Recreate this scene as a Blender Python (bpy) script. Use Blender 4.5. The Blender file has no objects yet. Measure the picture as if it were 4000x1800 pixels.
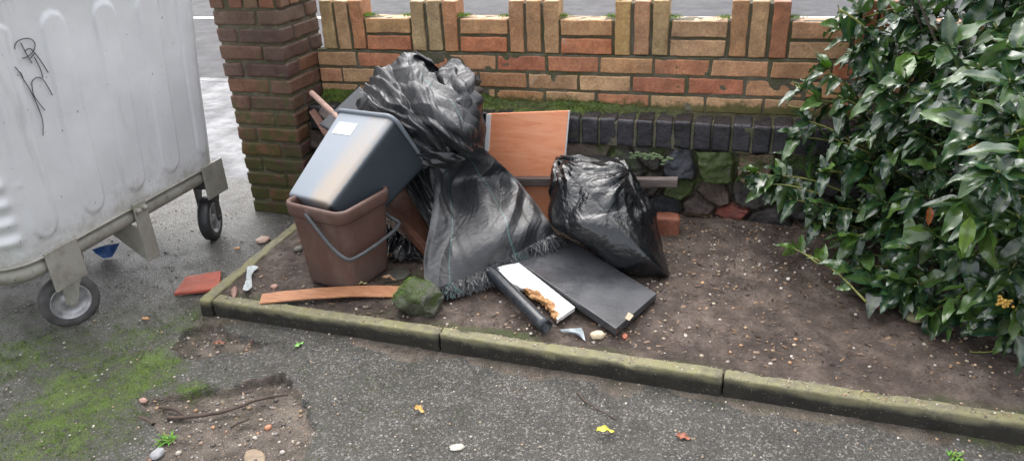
import bpy, math, random
import numpy as np
from mathutils import Matrix, Vector

R = math.radians
rng = np.random.default_rng(7)
random.seed(7)
SC = bpy.context.scene
COL = SC.collection

# ------------------------------------------------------------------ camera
CAM = np.array([1.858, -3.024, 1.431])
YAW, PITCH, ROLL, FPX = -.316, .449, -.049, 2870.3
_f = np.array([math.sin(YAW)*math.cos(PITCH), math.cos(YAW)*math.cos(PITCH), -math.sin(PITCH)])
_r0 = np.array([math.cos(YAW), -math.sin(YAW), 0.0]); _u0 = np.cross(_r0, _f)
_r = math.cos(ROLL)*_r0 + math.sin(ROLL)*_u0
_u = -math.sin(ROLL)*_r0 + math.cos(ROLL)*_u0
cd = bpy.data.cameras.new('camera'); cam = bpy.data.objects.new('camera', cd); COL.objects.link(cam)
cam.matrix_world = Matrix(((_r[0], _u[0], -_f[0], CAM[0]), (_r[1], _u[1], -_f[1], CAM[1]), (_r[2], _u[2], -_f[2], CAM[2]), (0, 0, 0, 1)))
cd.sensor_width = 36; cd.lens = 36*FPX/4000; cd.clip_start = .05; cd.clip_end = 500
SC.camera = cam

def at(x, y, X=None, Y=None, Z=None):
    """survey helper: the world point on a plane seen in direction (x, y)"""
    d = _f + _r*(x*1.5528-2000)/FPX - _u*(y*1.5528-900)/FPX
    if Z is not None: t = (Z-CAM[2])/d[2]
    elif Y is not None: t = (Y-CAM[1])/d[1]
    else: t = (X-CAM[0])/d[0]
    return CAM + d*t

# ------------------------------------------------------------------ noise
def _h(ix, iy, iz, s):
    h = (ix.astype(np.int64)*73856093) ^ (iy.astype(np.int64)*19349663) ^ (iz.astype(np.int64)*83492791) ^ (s*2654435761)
    h &= 0xffffffff
    h = ((h ^ (h >> 15))*2246822519) & 0xffffffff
    h = ((h ^ (h >> 13))*3266489917) & 0xffffffff
    h ^= h >> 16
    return h/4294967295.0
def vn(p, s=0):
    p = np.asarray(p, float); i = np.floor(p); f = p-i; f = f*f*f*(f*(f*6-15)+10)
    o = 0
    for dx in (0, 1):
        for dy in (0, 1):
            for dz in (0, 1):
                w = (f[..., 0] if dx else 1-f[..., 0])*(f[..., 1] if dy else 1-f[..., 1])*(f[..., 2] if dz else 1-f[..., 2])
                o = o + w*_h(i[..., 0]+dx, i[..., 1]+dy, i[..., 2]+dz, s)
    return o*2-1
def fbm(p, octv=4, s=0, gain=.5):
    p = np.asarray(p, float); a, o, n = 1., 0., 0.
    for k in range(octv):
        o = o+a*vn(p*2**k+k*17.3, s+k); n += a; a *= gain
    return o/n
def ridge(p, octv=3, s=0):
    p = np.asarray(p, float); a, o, n = 1., 0., 0.
    for k in range(octv):
        o = o+a*(1-2*np.abs(vn(p*2**k+k*9.1, s+k))); n += a; a *= .5
    return o/n
def P3(x, y, z=0):
    x, y, z = np.broadcast_arrays(x, y, z); return np.stack([x, y, z], -1).astype(float)
def sst(a, b, x):
    t = np.clip((x-a)/(b-a), 0, 1); return t*t*(3-2*t)

# ------------------------------------------------------------------ objects
def tag(o, label=None, cat=None, group=None, kind=None):
    if label: o['label'] = label
    if cat: o['category'] = cat
    if group: o['group'] = group
    if kind: o['kind'] = kind
    return o
def thing(name, label, cat, loc, group=None):
    o = bpy.data.objects.new(name, None); COL.objects.link(o); o.empty_display_size = .05
    o.location = [float(v) for v in loc]
    return tag(o, label, cat, group)
def wloc(o):
    l = np.zeros(3)
    while o is not None:
        l += np.array(o.location); o = o.parent
    return l
def mk(name, V, F, mat, parent=None, smooth=True, attrs=None, base=True):
    """V in world coordinates -> one mesh object"""
    V = np.asarray(V, float).reshape(-1, 3)
    if parent is not None: org = wloc(parent)
    elif base: org = np.array([(V[:, 0].min()+V[:, 0].max())/2, (V[:, 1].min()+V[:, 1].max())/2, V[:, 2].min()])
    else: org = np.zeros(3)
    me = bpy.data.meshes.new(name); W = V-org
    if isinstance(F, np.ndarray):
        k = F.shape[1]; me.vertices.add(len(W)); me.vertices.foreach_set('co', W.ravel().astype(np.float32))
        me.loops.add(F.size); me.loops.foreach_set('vertex_index', F.ravel().astype(np.int32))
        me.polygons.add(len(F)); me.polygons.foreach_set('loop_start', (np.arange(len(F))*k).astype(np.int32))
        me.update(calc_edges=True); me.validate()
    else:
        me.from_pydata(W.tolist(), [], F); me.update()
    if smooth: me.polygons.foreach_set('use_smooth', [True]*len(me.polygons))
    for an, av in (attrs or {}).items():
        av = np.asarray(av, np.float32)
        if av.ndim == 2:
            if av.shape[1] == 3: av = np.concatenate([av, np.ones((len(av), 1), np.float32)], 1)
            a = me.attributes.new(an, 'FLOAT_COLOR', 'POINT'); a.data.foreach_set('color', av.ravel())
        else:
            a = me.attributes.new(an, 'FLOAT', 'POINT'); a.data.foreach_set('value', av)
    if mat is not None: me.materials.append(mat)
    o = bpy.data.objects.new(name, me); COL.objects.link(o)
    if parent is not None: o.parent = parent
    else: o.location = org.tolist()
    return o
def gridF(n, m, wrapu=False, wrapv=False):
    """quads of an n x m vertex grid (index i*m+j)"""
    i = np.arange(n if wrapu else n-1)[:, None]; j = np.arange(m if wrapv else m-1)[None, :]
    i2 = (i+1) % n; j2 = (j+1) % m
    return np.stack([i*m+j+0*i2, i*m+j2, i2*m+j2, i2*m+j+0*j2], -1).reshape(-1, 4)
class Acc:
    """collects shapes that belong to one mesh"""
    def __init__(s): s.V, s.F, s.A, s.n = [], [], {}, 0
    def add(s, V, F, **at_):
        V = np.asarray(V, float).reshape(-1, 3); F = np.asarray(F)
        if F.shape[1] == 3: F = np.concatenate([F, F[:, 2:3]], 1)
        s.V.append(V); s.F.append(F+s.n); s.n += len(V)
        for k, v in at_.items():
            v = np.asarray(v, float)
            if v.ndim == 0: v = np.full(len(V), float(v))
            elif v.ndim == 1 and len(v) in (3, 4) and len(V) != len(v): v = np.tile(v, (len(V), 1))
            s.A.setdefault(k, []).append(v)
        return s
    def build(s, name, mat, parent=None, smooth=True, base=True):
        V = np.concatenate(s.V); F = np.concatenate(s.F)
        at_ = {k: np.concatenate(v) for k, v in s.A.items()}
        tri = F[:, 2] == F[:, 3]
        if tri.any():
            F = [f[:3] if t else f for f, t in zip(F.tolist(), tri)]
        return mk(name, V, F, mat, parent, smooth, at_, base)
# subdivided box with rounded edges, local frame
_bc = {}
def rbox(sx, sy, sz, r=.004, seg=.03, mx=12):
    """verts centred at 0 and quads"""
    n = [max(2, min(mx, int(round(s/seg)))) for s in (sx, sy, sz)]
    key = tuple(n)
    if key not in _bc:
        idx = {}; V = []; F = []
        def vi(p):
            if p not in idx: idx[p] = len(V); V.append(p)
            return idx[p]
        # extra loops next to the edges
        ax = [sorted(set([0.0]+[(k+0.0) for k in range(n_+1)]+[.0])) for n_ in n]
        def fr(n_): return [-1e-3] + list(range(0, n_+1)) + [n_+1e-3]
        a, b, c = [list(range(n_+5)) for n_ in n]
        A_, B_, C_ = len(a)-1, len(b)-1, len(c)-1
        for (i0, fix) in ((0, 0), (0, A_)):
            for j in range(B_):
                for k in range(C_):
                    q = [(fix, j, k), (fix, j+1, k), (fix, j+1, k+1), (fix, j, k+1)]
                    if fix == 0: q = q[::-1]
                    F.append([vi(p) for p in q])
        for fix in (0, B_):
            for i in range(A_):
                for k in range(C_):
                    q = [(i, fix, k), (i, fix, k+1), (i+1, fix, k+1), (i+1, fix, k)]
                    if fix == 0: q = q[::-1]
                    F.append([vi(p) for p in q])
        for fix in (0, C_):
            for i in range(A_):
                for j in range(B_):
                    q = [(i, j, fix), (i+1, j, fix), (i+1, j+1, fix), (i, j+1, fix)]
                    if fix == 0: q = q[::-1]
                    F.append([vi(p) for p in q])
        _bc[key] = (np.array(V), np.array(F))
    V, F = _bc[key]; V = V.astype(float)
    out = np.zeros_like(V)
    for ax_, (s, n_) in enumerate(zip((sx, sy, sz), n)):
        h = s/2; rr = min(r, h*.45)
        e_ = min(rr*.7+.0006, (h-rr)*.2); pos = np.concatenate([[-h, -h+rr], np.linspace(-h+rr+e_, h-rr-e_, n_+1), [h-rr, h]])
        out[:, ax_] = pos[V[:, ax_].astype(int)]
    H = np.array([sx, sy, sz])/2; rr = min(r, H.min()*.45)
    inner = np.clip(out, -(H-rr), H-rr); d = out-inner; L = np.linalg.norm(d, axis=1, keepdims=True)
    out = np.where(L > 1e-9, inner+d/np.maximum(L, 1e-9)*rr, out)
    return out, F
def rotm(ax, ang): return np.array(Matrix.Rotation(ang, 3, ax))
def frame_box(c, ex, ey, ez, sx, sy, sz, **k):
    V, F = rbox(sx, sy, sz, **k); M = np.stack([ex, ey, ez], 0)
    return np.asarray(c)+V@M, F
def unit(v): v = np.asarray(v, float); return v/np.linalg.norm(v)
def slab(q, t, r=.002, seg=.02, amp=0., s=0, mx=40):
    """q = 4 corners (a,b,c,d round the visible face), t = thickness behind it"""
    a, b, c, d = [np.asarray(v, float) for v in q]
    V, F = rbox(1, 1, 1, r=0.0, seg=1)
    lu = (np.linalg.norm(b-a)+np.linalg.norm(c-d))/2; lv = (np.linalg.norm(d-a)+np.linalg.norm(c-b))/2
    V, F = rbox(lu, lv, t, r=r, seg=seg, mx=mx)
    U = V[:, 0]/lu+.5; W = V[:, 1]/lv+.5
    n = unit(np.cross(b-a, d-a))
    base = (a*(1-U)[:, None]*(1-W)[:, None]+b*U[:, None]*(1-W)[:, None]+c*U[:, None]*W[:, None]+d*(1-U)[:, None]*W[:, None])
    O = base+n*(V[:, 2:3]-t/2)
    if amp:
        O = O+np.stack([fbm(O*30, 3, s+k) for k in range(3)], -1)*amp
    return O, F, U, W
def tube(path, rad, seg=12, closed=False, cap=True):
    p = np.asarray(path, float); n = len(p); rad = np.broadcast_to(np.asarray(rad, float), (n,))
    T = np.gradient(p, axis=0) if not closed else np.roll(p, -1, 0)-np.roll(p, 1, 0)
    T /= np.linalg.norm(T, axis=1, keepdims=True)+1e-12
    up = np.array([0, 0, 1.]) if abs(T[0][2]) < .9 else np.array([1., 0, 0])
    N = unit(np.cross(T[0], up)); Ns = []
    for t in T:
        N = unit(N-t*(N@t)); Ns.append(N)
    Ns = np.array(Ns); B = np.cross(T, Ns)
    a = np.linspace(0, 2*np.pi, seg, endpoint=False)
    V = p[:, None]+rad[:, None, None]*(np.cos(a)[None, :, None]*Ns[:, None]+np.sin(a)[None, :, None]*B[:, None])
    F = gridF(n, seg, closed, True); V = V.reshape(-1, 3)
    if cap and not closed:
        V = np.concatenate([V, p[:1], p[-1:]]); k = n*seg
        j = np.arange(seg); j2 = (j+1) % seg
        F = np.concatenate([F, np.stack([np.full(seg, k), j2, j, j], -1), np.stack([np.full(seg, k+1), (n-1)*seg+j, (n-1)*seg+j2, (n-1)*seg+j2], -1)])
    return V, F
def lathe(prof, c, axis, seg=48):
    """prof: (radius, along) list round an axis"""
    axis = unit(axis); up = np.array([0, 0, 1.]) if abs(axis[2]) < .9 else np.array([1., 0, 0])
    e1 = unit(np.cross(axis, up)); e2 = np.cross(axis, e1)
    a = np.linspace(0, 2*np.pi, seg, endpoint=False); pr = np.asarray(prof, float)
    V = np.asarray(c)+pr[:, None, 0:1]*(np.cos(a)[None, :, None]*e1+np.sin(a)[None, :, None]*e2)+pr[:, None, 1:2]*axis
    return V.reshape(-1, 3), gridF(len(pr), seg, False, True)
def ico(sub=1):
    import bmesh
    bm = bmesh.new(); bmesh.ops.create_icosphere(bm, subdivisions=sub, radius=1)
    V = np.array([v.co[:] for v in bm.verts]); F = np.array([[v.index for v in f.verts] for f in bm.faces]); bm.free()
    return V, F
def crom(ctrl, n):
    """catmull-rom through rows of control points, axis 0 -> n samples"""
    c = np.asarray(ctrl, float); m = len(c)
    t = np.linspace(0, m-1, n); i = np.clip(np.floor(t).astype(int), 0, m-2); f = (t-i)
    f = f.reshape([-1]+[1]*(c.ndim-1))
    g = lambda k: c[np.clip(k, 0, m-1)]
    p0, p1, p2, p3 = g(i-1), g(i), g(i+1), g(i+2)
    p0 = np.where((i == 0).reshape(f.shape), 2*p1-p2, p0); p3 = np.where((i == m-2).reshape(f.shape), 2*p2-p1, p3)
    return .5*((2*p1)+(-p0+p2)*f+(2*p0-5*p1+4*p2-p3)*f*f+(-p0+3*p1-3*p2+p3)*f**3)
def patch(ctrl, n, m):
    """rows of control points -> n x m grid"""
    a = crom(np.asarray(ctrl), n); return np.swapaxes(crom(np.swapaxes(a, 0, 1), m), 0, 1)
def gnorm(G):
    du = np.gradient(G, axis=0); dv = np.gradient(G, axis=1); N = np.cross(du, dv)
    return N/(np.linalg.norm(N, axis=-1, keepdims=True)+1e-12)

# position based cloth relaxation (Jacobi)
def relax(P, E, L, iters, tgt=None, k=.01, push=None, om=1.3, fn=None):
    P = P.copy(); n = len(P); a, b = E[:, 0], E[:, 1]
    val = np.bincount(E.ravel(), minlength=n).astype(float); val = np.maximum(val, 1)
    for it in range(iters):
        d = P[b]-P[a]; l = np.linalg.norm(d, axis=1)+1e-12
        c = d*(.5*(l-L)/l)[:, None]
        D = np.stack([np.bincount(a, c[:, q], n)-np.bincount(b, c[:, q], n) for q in range(3)], 1)
        P += D*(om*1.6/val)[:, None]
        if tgt is not None: P += (tgt-P)*k
        if push is not None: P += push
        if fn is not None: P = fn(P, it)
    return P
def tri(x): return np.abs((x % 1.)*2-1)*2-1
def folds(G, spec, s=0, lean=.5, fade=.03, wrapv=False):
    """G grid; spec = (wavelength m, angle deg, amplitude m, warp) pleats with sharp creases"""
    n, m = G.shape[:2]
    la = np.concatenate([np.zeros((1, m)), np.cumsum(np.linalg.norm(np.diff(G, axis=0), axis=-1), 0)]); la = la.mean(1, keepdims=True)+0*la
    lb = np.concatenate([np.zeros((n, 1)), np.cumsum(np.linalg.norm(np.diff(G, axis=1), axis=-1), 1)], 1)
    N = gnorm(G); du = np.gradient(G, axis=1); du /= np.linalg.norm(du, axis=-1, keepdims=True)+1e-9
    h = np.zeros((n, m))
    for i, (lam, ang, amp, wp) in enumerate(spec):
        c, q = math.cos(R(ang)), math.sin(R(ang)); t = lb*c+la*q; r = la*c-lb*q
        ph = t/lam+wp*fbm(P3(r/(lam*5), t/(lam*2.2), s+i*3.1), 2, s+i)
        mod = np.clip(.45+1.1*fbm(P3(r/(lam*3), t/(lam*1.6), s+7.7), 2, s+i+20), .0, 1.3)
        w = tri(ph); w = np.sign(w)*np.abs(w)**.85
        h += amp*mod*w
    return G+N*h[..., None]+du*(lean*h*np.abs(1))[..., None]
def smooth_grid(G, k):
    for _ in range(k):
        H = G.copy(); H[1:-1, 1:-1] = .5*G[1:-1, 1:-1]+.125*(G[2:, 1:-1]+G[:-2, 1:-1]+G[1:-1, 2:]+G[1:-1, :-2]); G = H
    return G
def grid_edges(n, m, wrapv=False, diag=True, bend=2):
    I = np.arange(n*m).reshape(n, m); E = []; K = []
    def add(A, B, k): E.append(np.stack([A.ravel(), B.ravel()], 1)); K.append(np.full(A.size, k))
    add(I[:-1], I[1:], 0)
    if wrapv: add(I, np.roll(I, -1, 1), 1)
    else: add(I[:, :-1], I[:, 1:], 1)
    if diag:
        if wrapv:
            J = np.roll(I, -1, 1); add(I[:-1], J[1:], 2); add(J[:-1], I[1:], 2)
        else:
            add(I[:-1, :-1], I[1:, 1:], 2); add(I[:-1, 1:], I[1:, :-1], 2)
    return np.concatenate(E), np.concatenate(K)
def crumple(G, su, sv, iters, seedf, k=.01, wrapv=False, fn=None):
    """G target grid (n,m,3); rest lengths longer than the target by su (axis0) and sv (axis1) so it buckles"""
    n, m = G.shape[:2]; T = G.reshape(-1, 3)
    E, K = grid_edges(n, m, wrapv); l = np.linalg.norm(T[E[:, 1]]-T[E[:, 0]], axis=1)
    s = np.where(K == 0, su, np.where(K == 1, sv, math.sqrt((su*su+sv*sv)/2)))
    N = gnorm(G); S = (G+N*seedf[..., None]).reshape(-1, 3)
    return relax(S, E, l*s, iters, tgt=T, k=k, fn=fn).reshape(n, m, 3)

# ------------------------------------------------------------------ materials
class Mt:
    def __init__(s, name):
        s.m = bpy.data.materials.new(name); s.m.use_nodes = True; s.t = s.m.node_tree
        s.t.nodes.clear(); s.o = s.t.nodes.new('ShaderNodeOutputMaterial'); s.b = s.t.nodes.new('ShaderNodeBsdfPrincipled')
        s.t.links.new(s.b.outputs[0], s.o.inputs[0]); s.co = s.t.nodes.new('ShaderNodeTexCoord').outputs['Object']
    def set(s, **k):
        for a, v in k.items():
            a = {'base': 'Base Color', 'rough': 'Roughness', 'metal': 'Metallic', 'spec': 'Specular IOR Level', 'coat': 'Coat Weight', 'coatr': 'Coat Roughness', 'normal': 'Normal', 'sheen': 'Sheen Weight', 'trans': 'Transmission Weight', 'alpha': 'Alpha', 'sub': 'Subsurface Weight'}[a]
            s.i(s.b.inputs[a], v)
        return s
    def i(s, sock, v):
        if isinstance(v, bpy.types.NodeSocket): s.t.links.new(v, sock)
        elif isinstance(v, (tuple, list)) and len(v) == 3 and sock.type == 'RGBA': sock.default_value = (*v, 1)
        else: sock.default_value = v
    def node(s, ty, ins, out=0, **p):
        n = s.t.nodes.new(ty)
        for a, v in p.items(): setattr(n, a, v)
        for a, v in ins.items(): s.i(n.inputs[a], v)
        return n.outputs[out]
    def attr(s, name, fac=False): return s.node('ShaderNodeAttribute', {}, 2 if fac else 0, attribute_name=name)
    def noise(s, scale, det=4, rough=.6, sc=None, dist=0, out=0, co=None):
        co = co or s.co
        if sc: co = s.node('ShaderNodeMapping', {'Vector': co, 'Scale': sc})
        return s.node('ShaderNodeTexNoise', {'Vector': co, 'Scale': scale, 'Detail': det, 'Roughness': rough, 'Distortion': dist}, out)
    def vor(s, scale, out=0, sc=None, **p):
        co = s.co
        if sc: co = s.node('ShaderNodeMapping', {'Vector': co, 'Scale': sc})
        return s.node('ShaderNodeTexVoronoi', {'Vector': co, 'Scale': scale}, out, **p)
    def ramp(s, f, *st):
        n = s.t.nodes.new('ShaderNodeValToRGB'); e = n.color_ramp.elements
        while len(e) < len(st): e.new(.5)
        for q, (p, c) in zip(e, st):
            q.position = p; q.color = (*c, 1) if isinstance(c, (tuple, list)) else (c, c, c, 1)
        s.i(n.inputs[0], f); return n.outputs[0]
    def mix(s, f, a, b, mode='MIX'):
        n = s.t.nodes.new('ShaderNodeMix'); n.data_type = 'RGBA'; n.blend_type = mode
        s.i(n.inputs[0], f); s.i(n.inputs[6], a); s.i(n.inputs[7], b); return n.outputs[2]
    def math(s, op, a, b=0., c=0.):
        n = s.t.nodes.new('ShaderNodeMath'); n.operation = op; s.i(n.inputs[0], a); s.i(n.inputs[1], b); s.i(n.inputs[2], c); return n.outputs[0]
    def xyz(s, k): return s.node('ShaderNodeSeparateXYZ', {'Vector': s.co}, k)
    def bump(s, h, st=.5, d=.01, nrm=None):
        n = s.t.nodes.new('ShaderNodeBump'); n.inputs['Strength'].default_value = st; n.inputs['Distance'].default_value = d
        s.i(n.inputs['Height'], h)
        if nrm is not None: s.i(n.inputs['Normal'], nrm)
        s.i(s.b.inputs['Normal'], n.outputs[0]); return n.outputs[0]

MOSS = (.035, .06, .008)
def m_brick():
    s = Mt('brick'); c = s.attr('Col'); mo = s.attr('moss', True)
    n = s.noise(14, 5, .65); c = s.mix(.8, c, s.ramp(n, (.3, (.62, .48, .42)), (.7, (1.3, 1.25, 1.15))), 'MULTIPLY'); c = s.mix(s.ramp(s.noise(2.6, 7, .75), (.45, 0.), (.68, .55)), c, (.13, .10, .06))
    n2 = s.noise(90, 3, .7); c = s.mix(.5, c, s.ramp(n2, (.35, .6), (.65, 1.3)), 'MULTIPLY')
    sp = s.noise(220, 2, .5); c = s.mix(s.ramp(sp, (.66, 0.), (.72, .7)), c, (.05, .035, .03))
    ef = s.noise(5, 6, .7, dist=1); c = s.mix(s.ramp(ef, (.64, 0.), (.74, .5)), c, (.5, .46, .38))
    mn = s.math('ADD', mo, s.math('MULTIPLY', s.math('SUBTRACT', s.noise(22, 6, .75), .5), 1.6))
    f = s.ramp(mn, (.42, 0.), (.68, .85)); mc = s.mix(s.noise(60, 3), (.03, .045, .006), (.085, .10, .02))
    c = s.mix(f, c, mc); s.set(base=c, rough=s.ramp(s.noise(30, 3), (.35, .42), (.7, .75)), spec=.45)
    s.bump(s.math('ADD', s.noise(160, 4, .7), s.math('MULTIPLY', s.noise(30, 3), 1.)), .65, .004); return s.m
def m_mortar():
    s = Mt('mortar'); n = s.noise(18, 6, .7)
    c = s.ramp(n, (.3, (.09, .08, .056)), (.55, (.155, .14, .10)), (.75, (.25, .23, .175)))
    c = s.mix(s.ramp(s.noise(7, 6, .75), (.42, 0.), (.6, .8)), c, (.075, .08, .028))
    s.set(base=c, rough=.85); s.bump(s.noise(220, 4, .7), 1., .006); return s.m
def m_blue():
    s = Mt('engineering_brick'); c = s.attr('Col')
    c = s.mix(.8, c, s.ramp(s.noise(25, 5, .7), (.3, .5), (.7, 1.7)), 'MULTIPLY')
    c = s.mix(s.ramp(s.noise(9, 6, .75, dist=.6), (.60, 0.), (.70, .8)), c, (.05, .07, .015))
    c = s.mix(s.ramp(s.noise(50, 4, .7), (.70, 0.), (.76, .6)), c, (.25, .25, .24))
    s.set(base=c, rough=s.ramp(s.noise(35, 4), (.35, .18), (.7, .5)), spec=.5); s.bump(s.noise(70, 5, .7), .6, .006); return s.m
def m_stone():
    s = Mt('rubble_stone'); c = s.attr('Col'); mo = s.attr('moss', True)
    c = s.mix(.8, c, s.ramp(s.noise(16, 6, .7), (.3, .5), (.7, 1.5)), 'MULTIPLY')
    mn = s.math('ADD', mo, s.math('MULTIPLY', s.math('SUBTRACT', s.noise(14, 6, .7), .5), 1.8))
    c = s.mix(s.ramp(mn, (.4, 0.), (.6, .9)), c, s.mix(s.noise(90, 3), (.016, .028, .004), (.06, .09, .012)))
    s.set(base=c, rough=s.ramp(s.noise(20, 3), (.35, .25), (.65, .7))); s.bump(s.noise(50, 6, .7), .8, .012); return s.m
def m_asphalt():
    s = Mt('asphalt'); di = s.attr('dirt', True); mo = s.attr('moss', True)
    v = s.vor(210, 0); agg = s.vor(190, 1)
    c = s.mix(.75, (.100, .094, .085), s.ramp(s.node('ShaderNodeSeparateColor', {'Color': agg}, 0), (.1, .6), (.8, 1.15), (.96, 3.0)), 'MULTIPLY')
    c = s.mix(.6, c, s.ramp(s.noise(5, 7, .75), (.3, .5), (.7, 1.6)), 'MULTIPLY')
    soil = s.mix(s.ramp(s.noise(7, 7, .8), (.35, 0.), (.62, 1.)), (.055, .042, .034), (.26, .215, .175))
    soil = s.mix(s.ramp(s.noise(150, 4, .8), (.45, 0.), (.66, .5)), soil, (.03, .022, .018))
    dn = s.math('ADD', di, s.math('MULTIPLY', s.math('SUBTRACT', s.noise(40, 5, .75), .5), .5))
    c = s.mix(s.ramp(dn, (.42, 0.), (.58, 1.)), c, soil)
    nn = s.math('ADD', s.math('MULTIPLY', s.noise(16, 8, .8), .6), s.math('MULTIPLY', s.noise(90, 4, .8), .4))
    mn = s.math('ADD', mo, s.math('MULTIPLY', s.math('SUBTRACT', nn, .47), 3.2))
    c = s.mix(s.ramp(mn, (.25, 0.), (.75, .85)), c, s.mix(s.ramp(mn, (.55, 0.), (1.15, 1.)), (.050, .058, .022), (.115, .19, .014)))
    s.set(base=c, rough=s.ramp(s.noise(9, 5, .6), (.35, .30), (.65, .55)), spec=.5)
    s.bump(s.math('ADD', s.math('MULTIPLY', s.math('SUBTRACT', 1., v), 1.), s.math('MULTIPLY', s.noise(320, 3, .8), .8)), 1., .006); return s.m
def m_soil():
    s = Mt('soil'); c = s.ramp(s.noise(9, 7, .7), (.3, (.036, .025, .020)), (.48, (.085, .062, .050)), (.7, (.19, .148, .122)))
    c = s.mix(.6, c, s.ramp(s.noise(130, 4, .75), (.35, .45), (.65, 1.5)), 'MULTIPLY')
    c = s.mix(s.ramp(s.math('MULTIPLY', s.attr('moss', True), s.noise(20, 6, .7)), (.2, 0.), (.5, .8)), c, (.05, .07, .015))
    s.set(base=c, rough=s.ramp(s.noise(20, 4), (.35, .35), (.65, .8)), spec=.45)
    s.bump(s.math('ADD', s.noise(260, 4, .75), s.noise(60, 5, .7)), .9, .007); return s.m
def m_conc():
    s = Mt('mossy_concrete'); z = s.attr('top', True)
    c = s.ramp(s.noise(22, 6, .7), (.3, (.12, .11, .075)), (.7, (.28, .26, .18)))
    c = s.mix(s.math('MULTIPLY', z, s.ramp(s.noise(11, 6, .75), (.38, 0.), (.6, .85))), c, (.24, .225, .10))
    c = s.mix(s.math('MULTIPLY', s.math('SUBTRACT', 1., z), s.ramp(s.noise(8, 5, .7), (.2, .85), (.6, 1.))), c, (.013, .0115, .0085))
    c = s.mix(s.ramp(s.noise(160, 3, .6), (.66, 0.), (.7, .8)), c, (.42, .36, .26))
    s.set(base=c, rough=.6); s.bump(s.noise(200, 5, .75), .9, .005); return s.m
def m_steel():
    s = Mt('galvanised_steel'); c = s.ramp(s.noise(3, 6, .65), (.3, (.63, .63, .645)), (.7, (.74, .74, .755)))
    z = s.xyz(2)
    c = s.mix(s.ramp(s.noise(12, 5, .75, sc=(1, 1, .12)), (.56, 0.), (.75, .4)), c, (.30, .29, .28))
    dz = s.math('MULTIPLY', s.ramp(z, (.33, 1.), (.62, .0)), s.noise(9, 7, .75))
    c = s.mix(s.ramp(dz, (.3, 0.), (.6, .75)), c, (.24, .22, .15))
    c = s.mix(s.ramp(s.noise(60, 2, .5), (.74, 0.), (.77, .7)), c, (.08, .075, .07))
    c = s.mix(s.ramp(s.noise(7, 6, .8, sc=(1, 1, 4)), (.62, 0.), (.72, .35)), c, (.33, .32, .31))
    s.set(base=c, rough=s.ramp(s.noise(6, 4), (.3, .38), (.7, .55)), metal=.12); s.bump(s.noise(3, 3, .5), .25, .05); return s.m
def m_frame():
    s = Mt('weathered_steel'); c = s.ramp(s.noise(12, 6, .7), (.3, (.22, .205, .17)), (.65, (.44, .42, .38)))
    c = s.mix(s.ramp(s.noise(6, 7, .8), (.5, 0.), (.68, .65)), c, (.10, .11, .04))
    c = s.mix(s.ramp(s.noise(30, 5, .8), (.6, 0.), (.7, .8)), c, (.07, .055, .045))
    s.set(base=c, rough=.55, metal=.3); s.bump(s.noise(60, 5, .7), .3, .004); return s.m
def m_plain(name, base, rough, var=.3, sc=12, spec=.5, metal=0, bump=.0, bs=60, bd=.003, rv=.1, **k):
    s = Mt(name); lo = tuple(v*(1-var) for v in base); hi = tuple(v*(1+var) for v in base)
    s.set(base=s.ramp(s.noise(sc, 5, .65), (.3, lo), (.7, hi)), rough=s.ramp(s.noise(sc*1.7, 4), (.3, max(.02, rough-rv)), (.7, rough+rv)), spec=spec, metal=metal, **k)
    if bump: s.bump(s.noise(bs, 4, .65), bump, bd)
    return s.m
def m_col(name, rough, var=.5, sc=40, bump=.5, bs=120, bd=.003, spec=.5, **k):
    s = Mt(name); c = s.mix(1., s.attr('Col'), s.ramp(s.noise(sc, 5, .7), (.3, 1-var), (.7, 1+var)), 'MULTIPLY')
    s.set(base=c, rough=rough, spec=spec, **k)
    if bump: s.bump(s.noise(bs, 4, .65), bump, bd)
    return s.m
def m_membrane():
    s = Mt('woven_membrane'); th = s.attr('thread', True)
    c = s.ramp(s.noise(7, 6, .7), (.3, (.011, .012, .014)), (.7, (.026, .027, .031)))
    c = s.mix(s.ramp(s.noise(9, 6, .75), (.58, 0.), (.74, .3)), c, (.08, .066, .055))
    c = s.mix(s.math('MULTIPLY', th, .55), c, (.07, .17, .155))
    s.set(base=c, rough=s.ramp(s.noise(9, 4, .6), (.3, .34), (.7, .48)), spec=.8)
    h = s.math('ADD', s.noise(24, 3, .5, dist=1.5), s.math('MULTIPLY', s.noise(420, 1, .5), .02)); s.bump(h, .32, .010); return s.m
def m_bag():
    s = Mt('black_polythene'); s.set(base=(.006, .007, .009), rough=s.ramp(s.noise(12, 4), (.3, .20), (.7, .34)), spec=.8)
    s.bump(s.noise(22, 3, .5, dist=1.6), .5, .010); return s.m
def m_orange():
    s = Mt('orange_laminate'); g = s.noise(3.2, 6, .65, sc=(1.2, 1, 9), dist=1.5)
    c = s.ramp(g, (.3, (.78, .26, .125)), (.5, (.90, .36, .19)), (.7, (.93, .45, .27)))
    c = s.mix(s.ramp(s.noise(30, 5, .8), (.68, 0.), (.74, .6)), c, (.50, .18, .09))
    s.set(base=c, rough=s.ramp(s.noise(8, 4), (.3, .28), (.7, .5))); s.bump(s.noise(20, 3), .12, .004); return s.m
def m_wood(name, a, b, rough=.6, sc=(1, 12, 12)):
    s = Mt(name); c = s.ramp(s.noise(8, 6, .7, sc=sc, dist=.6), (.3, a), (.7, b))
    c = s.mix(s.ramp(s.noise(20, 5, .8), (.6, 0.), (.72, .6)), c, tuple(v*.35 for v in a))
    s.set(base=c, rough=rough); s.bump(s.noise(16, 6, .75, sc=sc), .8, .004); return s.m
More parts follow.
